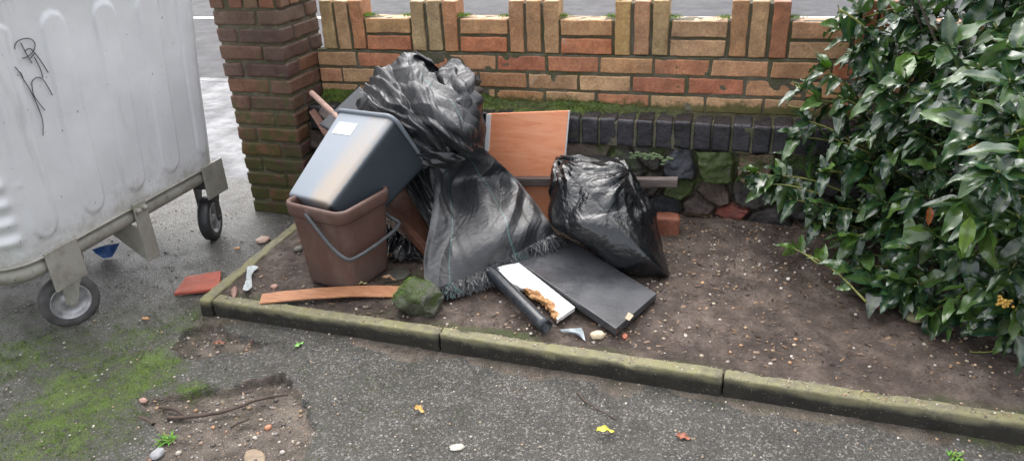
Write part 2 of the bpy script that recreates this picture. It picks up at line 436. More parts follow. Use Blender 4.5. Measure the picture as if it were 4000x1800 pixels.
def m_board():
    s = Mt('wet_grey_board'); c = s.ramp(s.noise(7, 6, .7), (.3, (.030, .032, .036)), (.7, (.075, .078, .085)))
    c = s.mix(s.ramp(s.noise(26, 5, .8), (.62, 0.), (.7, .5)), c, (.14, .125, .11))
    s.set(base=c, rough=s.ramp(s.noise(6, 5, .7), (.35, .16), (.68, .42)), spec=.6); s.bump(s.noise(34, 5, .7), .35, .003); return s.m
def m_rot():
    s = Mt('peeling_white_board'); r = s.attr('rot', True)
    n = s.math('ADD', r, s.math('MULTIPLY', s.math('SUBTRACT', s.noise(26, 6, .8), .5), .9))
    br = s.ramp(s.noise(34, 6, .8, sc=(1, 1, 1), dist=1), (.3, (.06, .028, .012)), (.5, (.32, .15, .055)), (.62, (.55, .33, .15)), (.7, (.8, .72, .6)))
    s.set(base=s.mix(s.ramp(n, (.45, 0.), (.52, 1.)), (.82, .81, .79), br), rough=s.ramp(n, (.45, .25), (.5, .8))); s.bump(s.math('MULTIPLY', n, 1.), .5, .006); return s.m
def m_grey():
    s = Mt('dirty_grey_plastic'); lit = s.attr('lit_face', True); d = s.attr('dirt', True)
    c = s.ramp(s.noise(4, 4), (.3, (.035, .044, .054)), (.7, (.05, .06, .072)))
    c = s.mix(s.math('MULTIPLY', lit, .97), c, (.30, .335, .38))  # paler tone on the up-facing side stands in for sky light
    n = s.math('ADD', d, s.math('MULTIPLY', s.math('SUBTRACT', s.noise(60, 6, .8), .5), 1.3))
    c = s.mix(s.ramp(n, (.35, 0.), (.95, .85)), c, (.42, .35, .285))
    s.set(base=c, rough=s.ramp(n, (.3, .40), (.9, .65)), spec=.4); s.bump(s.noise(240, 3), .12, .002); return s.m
def m_leaf():
    s = Mt('laurel_leaf'); rb = s.attr('rib', True); c = s.attr('Col')
    c = s.mix(.5, c, s.ramp(s.noise(30, 4), (.3, .55), (.7, 1.5)), 'MULTIPLY')
    c = s.mix(s.ramp(s.noise(55, 5, .8), (.66, 0.), (.72, .7)), c, (.09, .07, .02))
    c = s.mix(s.math('MULTIPLY', rb, .6), c, (.07, .11, .025))
    s.set(base=c, rough=s.ramp(s.noise(60, 5, .75), (.35, .20), (.68, .44)), spec=.6, coat=.55, coatr=.14); s.bump(s.noise(45, 4, .6), .45, .004)
    tr = s.t.nodes.new('ShaderNodeBsdfTranslucent'); s.i(tr.inputs[0], s.mix(1., c, (1.6, 2.0, .7), 'MULTIPLY'))
    mx = s.t.nodes.new('ShaderNodeMixShader'); mx.inputs[0].default_value = .12
    s.t.links.new(s.b.outputs[0], mx.inputs[1]); s.t.links.new(tr.outputs[0], mx.inputs[2]); s.t.links.new(mx.outputs[0], s.o.inputs[0])
    return s.m
def m_pave():
    s = Mt('paving'); br = s.node('ShaderNodeTexBrick', {'Vector': s.co, 'Color1': (.075, .075, .082, 1), 'Color2': (.105, .103, .11, 1), 'Mortar': (.07, .07, .06, 1), 'Scale': 1., 'Mortar Size': .008, 'Brick Width': .6, 'Row Height': .45, 'Mortar Smooth': .3})
    c = s.mix(.6, br, s.ramp(s.noise(6, 6, .7), (.3, .55), (.7, 1.4)), 'MULTIPLY')
    cr = s.vor(2.2, 0, feature='DISTANCE_TO_EDGE'); c = s.mix(s.ramp(cr, (.0, .8), (.018, 0.)), c, (.04, .04, .035))
    s.set(base=c, rough=s.ramp(s.noise(5, 5, .7), (.4, .30), (.65, .65)), spec=.3); s.bump(s.math('ADD', s.math('MULTIPLY', s.ramp(cr, (.0, 0.), (.02, 1.)), .6), s.noise(60, 4, .7)), .25, .004); return s.m

B = dict(brick=m_brick(), mortar=m_mortar(), blue=m_blue(), stone=m_stone(), asphalt=m_asphalt(), soil=m_soil(), conc=m_conc(),
         steel=m_steel(), frame=m_frame(), mem=m_membrane(), bag=m_bag(), orange=m_orange(), board=m_board(), rot=m_rot(), grey=m_grey(), leaf=m_leaf(), pave=m_pave())
B['pebble'] = m_col('pebble_stone', .35, .3, 60)
B['litter'] = m_col('dry_leaf', .5, .35, 60, .5, 60)
B['mossy'] = m_col('moss_tuft', .8, .5, 50, 0)
B['rubber'] = m_plain('grey_rubber', (.085, .08, .08), .6, .4, 20, bump=.3)
B['rubberd'] = m_plain('black_rubber', (.03, .03, .032), .5, .3, 20, bump=.2)
B['rim'] = m_plain('dirty_rim_metal', (.42, .41, .42), .42, .35, 30, metal=.5, bump=.3)
def m_brown():
    s = Mt('brown_plastic'); c = s.ramp(s.noise(5, 5, .7), (.3, (.098, .052, .041)), (.7, (.135, .075, .060)))
    c = s.mix(s.ramp(s.noise(11, 7, .8, sc=(1, 1, .5)), (.48, 0.), (.70, .55)), c, (.19, .14, .115)); c = s.mix(s.ramp(s.noise(45, 6, .85), (.60, 0.), (.70, .6)), c, (.06, .04, .032))
    c = s.mix(s.math('MULTIPLY', s.ramp(s.xyz(2), (.0, 1.), (.12, 0.)), s.ramp(s.noise(18, 5, .8), (.35, 0.), (.6, .8))), c, (.09, .07, .058))
    s.set(base=c, rough=s.ramp(s.noise(9, 5), (.3, .38), (.7, .62)), spec=.45); s.bump(s.noise(200, 4, .7), .2, .002); return s.m
B['brown'] = m_brown()
B['dgrey'] = m_plain('dark_grey_plastic', (.055, .06, .068), .35, .2, 7, bump=.15)
B['wire'] = m_plain('grey_handle_plastic', (.07, .075, .08), .3, .2, 20)
B['white'] = m_plain('white_paper', (.78, .79, .8), .45, .06, 30)
B['pipe'] = m_plain('black_pipe_plastic', (.022, .026, .032), .30, .3, 20, spec=.6, bump=.15, bs=30)
B['oldwood'] = m_wood('weathered_batten', (.09, .07, .064), (.20, .16, .145), .45)
B['redwood'] = m_wood('stained_timber', (.07, .025, .016), (.20, .085, .05), .45)
B['strip'] = m_wood('orange_softwood', (.34, .14, .065), (.55, .27, .14), .5, (2, 14, 14))
B['twig'] = m_wood('twig_bark', (.04, .026, .02), (.11, .075, .055), .7, (8, 8, 8))
B['stem'] = m_plain('green_stem', (.16, .17, .04), .5, .4, 30)
B['bark'] = m_plain('shrub_bark', (.05, .04, .03), .7, .4, 20, bump=.5)
B['terra'] = m_plain('terracotta', (.36, .085, .05), .55, .25, 20, bump=.5, bs=120)
B['pen'] = m_plain('black_marker', (.05, .05, .055), .5, .1)
B['road'] = m_plain('wet_road', (.058, .056, .060), .70, .2, 3, spec=.2, bump=.2, bs=300, bd=.002, rv=.1)
B['wline'] = m_plain('white_road_paint', (.78, .78, .76), .4, .12, 12)
B['yline'] = m_plain('yellow_road_paint', (.62, .40, .10), .4, .25, 9)
B['blue_foil'] = m_plain('blue_wrapper', (.03, .09, .28), .3, .3, 25, bump=.4, bs=40)
B['polyw'] = m_plain('white_polythene', (.42, .46, .47), .25, .2, 30, bump=.8, bs=60, bd=.006)
B['pink'] = m_col('pale_rubble', .6, .3, 40)
B['grass_far'] = m_plain('verge', (.05, .06, .03), .8, .4, 2)

# ------------------------------------------------------------------ ground
KA = -.022
def kerb_y(x): return -1.130+math.tan(KA)*(x-.055) if not isinstance(x, np.ndarray) else -1.130+math.tan(KA)*(x-.055)
def poly_sd(x, y, poly):
    """signed distance (positive inside)"""
    p = np.asarray(poly); d = np.full(x.shape, 1e9); ins = np.zeros(x.shape, bool)
    for a, b in zip(p, np.roll(p, -1, 0)):
        e = b-a; t = np.clip(((x-a[0])*e[0]+(y-a[1])*e[1])/(e@e), 0, 1)
        d = np.minimum(d, np.hypot(x-a[0]-t*e[0], y-a[1]-t*e[1]))
        c = ((a[1] > y) != (b[1] > y)) & (x < (b[0]-a[0])*(y-a[1])/(b[1]-a[1]+1e-12)+a[0]); ins ^= c
    return np.where(ins, d, -d)
HOLE = [at(x, y, Z=0)[:2] for x, y in ((365, 1012), (450, 992), (560, 985), (640, 962), (705, 948), (735, 975), (778, 1010), (782, 1080), (770, 1170), (790, 1300), (200, 1300), (330, 1180), (400, 1110), (372, 1060))]
HOLE2 = [at(x, y, Z=0)[:2] for x, y in ((440, 875), (470, 832), (520, 812), (600, 838), (680, 862), (640, 880), (560, 885), (500, 905))]
def drive_masks(x, y):
    p = P3(x, y)
    sd = np.maximum(poly_sd(x, y, HOLE), poly_sd(x, y, HOLE2))+fbm(p*9, 4, 3)*.035+fbm(p*34, 3, 5)*.012
    dirt = sst(-.016, .016, sd+fbm(p*16, 4, 15)*.02)
    ke = np.where(x > .0, kerb_y(x)-y, 9.)     # distance in front of the kerb
    dirt = np.maximum(dirt, sst(.09, .0, np.abs(ke)+fbm(p*7, 3, 8)*.09)*.72)
    m = 0
    for cx, cy, r, a in ((at(370, 935, Z=0)[0], at(370, 935, Z=0)[1], .17, 1.), (at(470, 800, Z=0)[0], at(470, 800, Z=0)[1], .16, .62), (at(210, 990, Z=0)[0], at(210, 990, Z=0)[1], .33, .6), (at(460, 985, Z=0)[0], at(460, 985, Z=0)[1], .09, .8), (at(60, 900, Z=0)[0], at(60, 900, Z=0)[1], .45, .55), (at(330, 840, Z=0)[0], at(330, 840, Z=0)[1], .30, .5), (at(630, 1020, Z=0)[0], at(630, 1020, Z=0)[1]-.02, .07, .5), (at(800, 1110, Z=0)[0], at(800, 1110, Z=0)[1], .12, .25), (at(120, 1090, Z=0)[0], at(120, 1090, Z=0)[1], .40, .55), (at(900, 1000, Z=0)[0], at(900, 1000, Z=0)[1], .5, .22)):
        m = np.maximum(m, a*np.exp(-((x-cx)**2+(y-cy)**2)/(r*r)))
    m = np.maximum(m, .38*sst(.75, .0, x)*sst(-1.0, -1.25, y))*(1+.6*fbm(p*6, 4, 11))
    m = m*(1-.6*dirt)
    m = np.maximum(m, .45*sst(.08, .0, np.abs(ke-.01))*(.5+fbm(p*5, 3, 12)))
    return sd, dirt, np.clip(m, 0, 1.2), ke
def drive_z(x, y):
    p = P3(x, y); sd = drive_masks(x, y)[0]
    return fbm(p*2.2, 3, 1)*.008+fbm(p*25, 2, 2)*.0015-.030*sst(-.003, .007, sd)*(.25+.75*sst(-1.72, -1.50, y))+fbm(p*18, 3, 6)*.008*sst(0, .05, sd)
gx = np.concatenate([np.arange(-2., -.1, .02), np.arange(-.1, .95, .0045), np.arange(.95, 4.21, .012)]); gy = np.concatenate([np.arange(-3.3, -2.05, .02), np.arange(-2.05, -1.05, .0045), np.arange(-1.05, .13, .012)]); nx, ny = len(gx), len(gy)
X, Y = np.meshgrid(gx, gy, indexing='ij')
sd, dirt, moss, ke = drive_masks(X, Y)
Zd = drive_z(X, Y)
inbed = (X > .12) & (Y > kerb_y(X)+.06) & (Y < .05)
Zd = np.where(inbed, -.06, Zd)
mk('driveway', P3(X, Y, Zd), gridF(nx, ny), B['asphalt'], attrs={'dirt': dirt.ravel(), 'moss': moss.ravel()}, base=False)['kind'] = 'structure'
bpy.data.objects['driveway']['label'] = 'worn wet asphalt driveway with green moss and a broken patch'
def sheet(name, x0, x1, y0, y1, z, mat, rot=0., label=None):
    c, s_ = math.cos(rot), math.sin(rot)
    V = [((x*c-y*s_), (x*s_+y*c), z) for x, y in ((x0, y0), (x1, y0), (x1, y1), (x0, y1))]
    o = mk(name, V, [[0, 1, 2, 3]], mat, smooth=False, base=False); o['kind'] = 'structure'
    if label: o['label'] = label
    return o
sheet('ground', -150, 150, -150, 150, -.20, B['grass_far'])
sheet('driveway_apron', -6, 8, -12, -3.29, -.004, B['asphalt'], label='plain asphalt yard behind the viewer')
sheet('driveway_side', -8, -1.99, -3.3, .12, -.004, B['asphalt'])
RT = .08
sheet('pavement', -14, 14, .12, 2.02, -.002, B['pave'], label='wet cracked paving slabs of the footpath beyond the wall')
V, F, _, _ = slab([(-14, 2.02, .0), (14, 2.02, .0), (14, 2.14, .0), (-14, 2.14, .0)], .12, r=.012, seg=.5, mx=60)
o = mk('kerb', V, F, B['pave'], base=False); o['kind'] = 'structure'
sheet('road', -60, 60, 2.13, 14, -.085, B['road'], label='wet grey tarmac road behind the wall')
sheet('road_line', -60, 60, 5.45, 5.58, -.080, B['wline'], rot=.04, label='white line painted along the road')
sheet('road_edge_line', -60, 60, 2.16, 2.25, -.080, B['yline'], label='worn yellow line at the edge of the road')
sheet('far_pavement', -60, 60, 14, 16.5, -.02, B['pave'])

# soil bed
nx, ny = 520, 170
u = np.linspace(0, 1, nx)[:, None]; v = np.linspace(0, 1, ny)[None, :]
X = .045+u*4.1+0*v; Y = (kerb_y(X)+.035)*(1-v)+(-.02)*v
def soil_z(x, y):
    p = P3(x, y); t = (y+1.1)/1.0
    return .056+.02*np.clip(t, 0, 1)+.05*sst(.55, 1.0, t)*sst(.9, 1.7, x)+fbm(p*4, 4, 21)*.012+fbm(p*22, 4, 22)*.009+.004*np.maximum(ridge(p*14, 2, 23), 0)
Zs = soil_z(X, Y); ed = np.minimum(v*9, 1)
Zs = Zs*ed+(.058+fbm(P3(X, Y)*20, 3, 4)*.003)*(1-ed)
ms = sst(.5, .0, np.abs(Y-kerb_y(X)-.06)*6)*(.6+fbm(P3(X, Y)*5, 3, 9))+sst(.25, .05, np.hypot(X-.75, Y+.86))*.8
o = mk('soil', P3(X, Y, Zs), gridF(nx, ny), B['soil'], attrs={'moss': np.clip(ms, 0, 1).ravel()}, base=False); o['kind'] = 'structure'; o['label'] = 'bare dark soil bed strewn with gravel'
def SZ(x, y): return float(soil_z(np.array(x, float), np.array(y, float)))
def DZ(x, y): return float(drive_z(np.array(x, float), np.array(y, float)))

# gravel: pebbles nobody could count
def pebbles(name, label, xy, zf, rmin, rmax, pal, sink=.25, power=3.):
    V0, F0 = ico(1); A = Acc(); n = len(xy); VV = []; CC = []
    for k in range(n):
        r = rmin+(rmax-rmin)*rng.random()**power
        s = np.array([1, .65+.35*rng.random(), .45+.35*rng.random()])*r
        a = rng.random()*6.28; c, sn = math.cos(a), math.sin(a)
        W = V0*(1+.22*(rng.random((len(V0), 1))-.5))*s; W = W@np.array([[c, sn, 0], [-sn, c, 0], [0, 0, 1]])
        VV.append(W+np.array([xy[k][0], xy[k][1], zf[k]+s[2]*(1-2*sink)])); c0 = np.array(pal[rng.integers(len(pal))])*(.7+.5*rng.random())
        CC.append(np.tile(c0, (len(V0), 1)))
    F = (F0[None]+np.arange(n)[:, None, None]*len(V0)).reshape(-1, 3)
    o = mk(name, np.concatenate(VV), F, B['pebble'], smooth=False, attrs={'Col': np.concatenate(CC)}, base=False)
    tag(o, label, 'gravel', kind='stuff'); return o
pal = [(.40, .33, .24), (.46, .41, .34), (.34, .24, .15), (.42, .25, .14), (.22, .19, .17), (.16, .14, .13), (.3, .24, .2), (.24, .17, .12), (.55, .5, .44)]
palg = [(.22, .21, .21), (.34, .33, .33), (.14, .13, .13), (.4, .34, .27), (.5, .46, .4), (.10, .1, .1)]
q = rng.random((9000, 2)); q = np.stack([.1+q[:, 0]*3.4, -1.08+q[:, 1]*.95], 1)
dens = .35+.8*fbm(P3(q[:, 0]*3, q[:, 1]*3), 3, 31)+.9*np.exp(-((q[:, 0]-1.95)**2/.25+(q[:, 1]+.45)**2/.05))
q = q[rng.random(len(q)) < np.clip(dens, .12, 1)]
pebbles('gravel', 'small pale and tan stones scattered over the soil bed', q, soil_z(q[:, 0], q[:, 1]), .0011, .0085, pal, power=4.2)
q = rng.random((16000, 2)); q = np.stack([-.9+q[:, 0]*4., -2.2+q[:, 1]*1.9], 1)
sd, di, mo, ke = drive_masks(q[:, 0], q[:, 1])
keep = (~((q[:, 0] > .03) & (q[:, 1] > kerb_y(q[:, 0])-.005))) & (rng.random(len(q)) < .35+.65*di)
q2 = q[keep]; pebbles('grit', 'fine grey grit and small stones lying on the asphalt', q2, drive_z(q2[:, 0], q2[:, 1]), .0010, .0055, palg+pal[:3], power=3.)
q = rng.random((6000, 2)); q = np.stack([.0+q[:, 0]*1., -2.0+q[:, 1]*.9], 1); sd = drive_masks(q[:, 0], q[:, 1])[0]
q = q[sd > .0][:650]; pebbles('rubble', 'loose stones and crumbs in the broken asphalt patch', q, drive_z(q[:, 0], q[:, 1]), .0015, .010, pal+[(.1, .08, .07)]*5, power=4.)
q = rng.random((60000, 2)); q = np.stack([-.6+q[:, 0]*1.5, -2.1+q[:, 1]*1.3], 1)
sd, di, mo, ke = drive_masks(q[:, 0], q[:, 1]); pr_ = np.clip(mo-.35+1.1*fbm(P3(q[:, 0]*30, q[:, 1]*30), 3, 91), 0, 1)
q = q[(rng.random(len(q)) < pr_) & (ke > .01)]; mo = drive_masks(q[:, 0], q[:, 1])[2]; k = len(q)
bp = np.stack([q[:, 0], q[:, 1], drive_z(q[:, 0], q[:, 1])-.0005], 1); an = rng.random(k)*6.28; sx = np.stack([np.cos(an), np.sin(an), 0*an], 1)*.0016
tip = bp+np.stack([rng.normal(0, .0035, k), rng.normal(0, .0035, k), .002+.005*rng.random(k)], 1); g_ = np.clip(mo, 0, 1)
cc_ = np.stack([.05+.09*g_*rng.random(k), .065+.17*g_*(.4+.6*rng.random(k)), .015+0*g_], 1)
o = mk('ground_moss', np.stack([bp-sx, bp+sx, tip], 1).reshape(-1, 3), np.arange(k*3).reshape(-1, 3), m_col('ground_moss', .8, .4, 60, 0), smooth=False, attrs={'Col': np.repeat(cc_, 3, 0)}, base=False); tag(o, 'patchy bright green moss spreading on the asphalt at the left', 'moss', kind='stuff')
q = rng.random((1500, 2)); xx = .07+q[:, 0]*3.6; q = np.stack([xx, kerb_y(xx)+.004+q[:, 1]*.045], 1)
pebbles('kerb_grit', 'tiny pale stones lying along the top of the edging', q, np.full(len(q), .0695), .0010, .0040, pal, power=2.5)
# bark crumbs on soil
q = rng.random((5200, 2)); q = np.stack([.08+q[:, 0]*3.3, -1.08+q[:, 1]*.92], 1); z_ = soil_z(q[:, 0], q[:, 1]); VV, CC = [], []
for k in range(len(q)):
    a = rng.random()*6.28; L = .002+.009*rng.random()**2.5; w_ = L*(.2+.5*rng.random()); c_, s2 = math.cos(a), math.sin(a); h = .0006+.003*rng.random()
    for (u1, v1, dz) in ((-1, -1, 0), (1, -.7, h*.6), (.8, 1, h), (-.9, .8, h*.5)): VV.append((q[k, 0]+u1*L*c_-v1*w_*s2, q[k, 1]+u1*L*s2+v1*w_*c_, z_[k]+.001+dz))
    CC += [np.array([(.03, .02, .015), (.08, .05, .035), (.14, .09, .06), (.05, .035, .03), (.2, .13, .08)][rng.integers(5)])*(.7+.6*rng.random())]*4
o = mk('leaf_litter', VV, np.arange(len(VV)).reshape(-1, 4), B['litter'], smooth=False, attrs={'Col': np.array(CC)}, base=False); tag(o, 'fine dark bark crumbs and leaf bits over the soil bed', 'litter', kind='stuff')
# ------------------------------------------------------------------ edging stones
def edging(p0, p1, label, top=.070, seed=0):
    p0 = np.array(p0); p1 = np.array(p1); L = np.linalg.norm(p1-p0); ex = unit([*(p1-p0), 0]); ey = np.array([-ex[1], ex[0], 0.]); ez = np.array([0, 0, 1.])
    V, F = rbox(L-.0045, .047, .16, r=.006, seg=.012, mx=70)
    W = np.array([*(p0+p1)/2, top-.08])+ey*.0235+V@np.stack([ex, ey, ez])
    W = W+np.stack([fbm(W*28, 3, seed+k)*.0022 for k in range(3)], -1)+np.stack([fbm(W*6, 2, seed+k+5)*.004 for k in range(3)], -1)*np.array([0, 1, 1])
    chip = sst(.30, .7, fbm(W*18, 3, seed+40)); W[:, 2] -= chip*.010*(V[:, 2] > .06); W += np.stack([fbm(W*70, 3, seed+60+k) for k in range(3)], -1)*.0022
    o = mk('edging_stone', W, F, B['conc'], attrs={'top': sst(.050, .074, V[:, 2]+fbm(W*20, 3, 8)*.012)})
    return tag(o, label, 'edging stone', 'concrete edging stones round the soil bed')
d = np.array([math.cos(KA), math.sin(KA)]); K0 = np.array([.055, -1.130])
lab = ['mossy edging stone from the bed corner to the first joint, before the green rock', 'middle edging stone between the two visible joints, in front of the grey board', 'edging stone right of the second joint, running off towards the shrub', 'edging stone beyond the picture under the shrub side']
for k in range(4): edging(K0+d*.915*k, K0+d*.915*(k+1), lab[k], seed=k*9)
edging((.052, -1.142), (.030, -.262), 'side edging stone running back from the bed corner past the brown caddy', seed=77)

# ------------------------------------------------------------------ brickwork
def brick(A, c, s, col, yaw=0., moss_=None, seed=0, amp=.0026, r=.0035, rotY=0.):
    V, F = rbox(*s, r=r, seg=.022, mx=11)
    if yaw or rotY: V = V@rotm('Y', rotY).T@rotm('Z', yaw).T
    W = V+np.asarray(c)
    dn = np.stack([fbm(W*38+seed, 3, 60+k) for k in range(3)], -1)*amp
    big = fbm(W*11+seed*3, 2, 70)[:, None]*.0040*unit_rows(V)
    W = W+dn+big
    m = moss_(W) if moss_ else np.zeros(len(W))
    A.add(W, F, Col=np.tile(col, (len(W), 1))*(1+.0*W[:, :1]), moss=m)
def unit_rows(V): return V/(np.linalg.norm(V, axis=1, keepdims=True)+1e-9)
WP = [(.50, .29, .15), (.53, .30, .17), (.49, .22, .125), (.52, .23, .13), (.43, .24, .13), (.48, .31, .18), (.44, .17, .10), (.54, .36, .21), (.47, .21, .12), (.50, .27, .17)]
wallT = thing('brick_wall', 'long low wall of orange bricks on black bricks and rubble stone behind the rubbish', 'wall', (1.8, 0, 0))
A = Acc(); rr = random.Random(5)
def jit(a): return (rr.random()-.5)*a
def wmoss(W): return np.clip(.20+.95*sst(.585, .50, W[:, 2]+.02*fbm(W*9, 3, 7))+.15*sst(.93, .97, W[:, 2])*(fbm(W*14, 2, 6) > .0), 0, 1)
def pick(x): 
    c = np.array(WP[rr.randrange(len(WP))])*(.92+.2*rr.random()); return c*(np.array([1, .85, .8]) if x > 2.2 else 1)
WT = .102
SOLD = [[(.45, .33, .18), (.47, .31, .18), (.50, .25, .13)], [(.46, .34, .19), (.48, .37, .21), (.48, .24, .12)], [(.46, .25, .13), (.46, .27, .14), (.47, .30, .16)], [(.46, .31, .13), (.46, .26, .15), (.46, .33, .17)], [(.43, .24, .12), (.41, .26, .14), (.36, .15, .08)]]
for k in range(8):
    x0 = .45*k
    for j in range(3):
        col = np.array(SOLD[k][j]) if k < 5 else pick(3)
        brick(A, (x0+.0325+.075*j+jit(.003), WT/2+jit(.004), .7475+.108+jit(.004)), (.0615, WT, .213), col, moss_=wmoss, seed=k*3+j, rotY=jit(.016))
    for j in range(2):
        col = [(.50, .21, .11), (.50, .31, .15)][j] if k == 0 else ([(.50, .20, .10), (.49, .29, .15)][j] if k in (1, 2) else pick(x0))
        brick(A, (x0+.225+.1075+jit(.004), WT/2+jit(.004), .7475+.0325+.075*j), (.212, WT, .0625), np.array(col), moss_=wmoss, seed=60+k*3+j)
for row, off in ((0, 1.061), (1, .973), (2, 1.05)):
    z = .7025-.075*row
    k0 = -6 if row != 1 else -5
    for k in range(k0, 13):
        xa, xb = off+.225*k+.006, off+.225*(k+1)-.006
        if row in (0, 2): xa -= .112*0
        if xb < -.04: continue
        xa = max(xa, -.043)
        if xb-xa < .03: continue
        brick(A, ((xa+xb)/2+jit(.004), WT/2+jit(.005), z+jit(.003)), (xb-xa, WT, .0620), pick((xa+xb)/2), moss_=wmoss, seed=100+row*30+k, rotY=jit(.006))
A.build('brickwork', B['brick'], wallT)
def rough_box(x0, x1, y0, y1, z0, z1, seg=.03, amp=.004, s=0, mx=140, r=.004):
    V, F = rbox(x1-x0, y1-y0, z1-z0, r=r, seg=seg, mx=mx); W = V+np.array([(x0+x1)/2, (y0+y1)/2, (z0+z1)/2])
    return W+np.stack([fbm(W*24, 3, s+k) for k in range(3)], -1)*amp, F
A = Acc(); A.add(*rough_box(-.046, 3.62, .003, WT-.008, .50, .745, s=1, amp=.004))
for k in range(8): A.add(*rough_box(.45*k+.004, .45*k+.211, .011, WT-.011, .742, .953, s=3+k, amp=.003)); A.add(*rough_box(.45*k+.2, .45*k+.46, .011, WT-.011, .742, .886, s=33+k, amp=.003))
A.add(*rough_box(-.046, 3.62, -.143, .1, .405, .512, s=5, amp=.008, seg=.02, mx=170)); A.build('mortar', B['mortar'], wallT)
A = Acc(); A.add(*rough_box(-.046, 3.62, -.118, .095, .0, .404, s=15, amp=.02, seg=.018, mx=190)); A.V[0] = A.V[0]; A.A['Col'] = [np.tile((.045, .038, .03), (len(A.V[0]), 1))]; A.A['moss'] = [np.clip(.25+.35*sst(.1, .35, A.V[0][:, 2]), 0, 1)]; A.build('earthy_infill', B['stone'], wallT)
A = Acc()
for k in range(-1, 49):
    x = -.045+.0355+.0756*(k+1)+jit(.004)
    g = .7+.6*rr.random(); tilt = jit(.05)
    brick(A, (x, -.088+jit(.008), .464+jit(.005)), (.0695+jit(.003), .125, .114+jit(.004)), np.array((.024, .023, .028))*g, seed=300+k, r=.008, amp=.0026, rotY=jit(.03))
A.build('black_brick_course', B['blue'], wallT)
# rubble stones
A = Acc(); cols = [(.05, .045, .045), (.09, .065, .05), (.06, .055, .06), (.13, .095, .065), (.045, .045, .05), (.10, .07, .06)]
def stone(c, s, col, moss_, seed, ang=0.):
    V0, F0 = ico(4); V = V0.copy(); V = np.sign(V)*np.abs(V)**.6; q_ = np.random.default_rng(seed)
    for _ in range(9):
        nv = unit(q_.normal(0, 1, 3)*np.array([1, .6, 1])); d0 = q_.uniform(.62, .95); V = V-np.outer(np.maximum(V@nv-d0, 0)*.95, nv)
    V = V/np.abs(V).max(0)
    W = V*np.array(s)*.62
    W = W@rotm('Y', ang).T+np.array(c); W += np.stack([fbm(W*26, 4, 90+k+seed) for k in range(3)], -1)*.011
    top = sst(-.1, .7, V0[:, 2]); A.add(W, F0, Col=np.tile(col, (len(W), 1)), moss=np.clip(moss_*(.4+.6*top), 0, 1))
def pl(x, y, Yv=-.165): return at(x, y, Y=Yv)
KN = [(1640, 418, (.06, .055, .045), .45), (1590, 430, (.05, .05, .04), .6), (1795, 425, (.06, .06, .04), 1.), (1790, 500, (.10, .07, .055), .0), (1755, 515, (.085, .06, .05), .05), (1703, 425, (.055, .06, .075), .0), (1668, 522, (.05, .052, .062), .1), (1838, 540, (.26, .065, .045), .0), (1745, 562, (.30, .19, .10), .0), (1810, 572, (.28, .17, .09), .0), (1910, 560, (.045, .04, .04), .0), (1880, 500, (.06, .05, .045), .2), (1905, 425, (.15, .10, .06), .5), (1690, 480, (.05, .06, .03), .8), (1640, 470, (.07, .055, .05), .2)]
sr = np.random.default_rng(4); seeds = [(pl(a, b)[0], pl(a, b)[2], c, m_) for a, b, c, m_ in KN]
for r_ in range(4):
    x = -.1+.07*(r_ % 2)
    while x < 3.7:
        p = (x+sr.uniform(-.03, .03), .365-.088*r_+sr.uniform(-.018, .018)); x += sr.uniform(.12, .22)
        if min((((p[0]-q_[0])/.16)**2+((p[1]-q_[1])/.09)**2) for q_ in seeds) > .55: seeds.append((*p, cols[sr.integers(6)], float(sr.choice([.05, .3, .8]) if r_ < 2 else .1)))
n, m = 640, 70; xx = np.linspace(-.045, 3.62, n)[:, None]; zz = np.linspace(.02, .408, m)[None, :]
Q = P3(xx, 0*xx*zz, zz); wx = xx+.022*fbm(Q*9, 3, 101); wz = zz+.018*fbm(Q*9, 3, 102)
D = np.stack([np.hypot((wx-q_[0])/1.7, wz-q_[1]) for q_ in seeds], -1); o_ = np.argsort(D, -1)[..., :2]; F1 = np.take_along_axis(D, o_[..., :1], -1)[..., 0]; F2 = np.take_along_axis(D, o_[..., 1:2], -1)[..., 0]; idc = o_[..., 0]
hh = sr.uniform(.018, .045, len(seeds)); tx = sr.uniform(-.25, .25, len(seeds)); tz = sr.uniform(-.1, .45, len(seeds)); sxs = np.array([q_[0] for q_ in seeds]); szs = np.array([q_[1] for q_ in seeds])
face = hh[idc]+(wx-sxs[idc])*tx[idc]-(wz-szs[idc])*tz[idc]
edge = sst(.002, .016, F2-F1+fbm(Q*30, 3, 110)*.006)
hgt = edge*np.maximum(face, .008)+fbm(Q*34, 4, 103)*.008*(.4+.6*edge)+.009*np.maximum(ridge(Q*16, 3, 104), 0)*edge
cc_ = np.array([q_[2] for q_ in seeds])[idc]; mo_ = np.array([q_[3] for q_ in seeds])[idc]; cc_ = cc_*.62*(1+.5*fbm(Q*22, 4, 111))[..., None]; cc_ = cc_*edge[..., None]+np.array([.045, .036, .026])*(1-edge[..., None]); mo_ = np.where(edge < .5, .45*sst(.12, .3, zz), mo_*(.7+.3*sst(-.02, .04, wz-szs[idc])))
A.add(P3(xx+0*zz, -.128-hgt, zz+0*xx), gridF(n, m), Col=cc_.reshape(-1, 3), moss=np.clip(mo_*.85+.3*fbm(Q*12, 3, 112)+.1*sst(.2, .38, zz), 0, 1).ravel())
A.build('rubble_base', B['stone'], wallT)
A = Acc(); V0, F0 = ico(1)
for k in range(80):
    t_ = rng.random(); x = 1585+108*t_; y = 391+rng.normal(0, 4)+6*t_+(abs(rng.normal(0, 14)) if t_ > .75 else 0)
    A.add(at(x, y, Y=-.168)+V0*np.array([.009, .0035, .004])*(.5+rng.random()), F0)
A.build('lichen_patch', m_plain('pale_green_lichen', (.15, .20, .10), .8, .4, 50, bump=.8, bs=120), wallT)

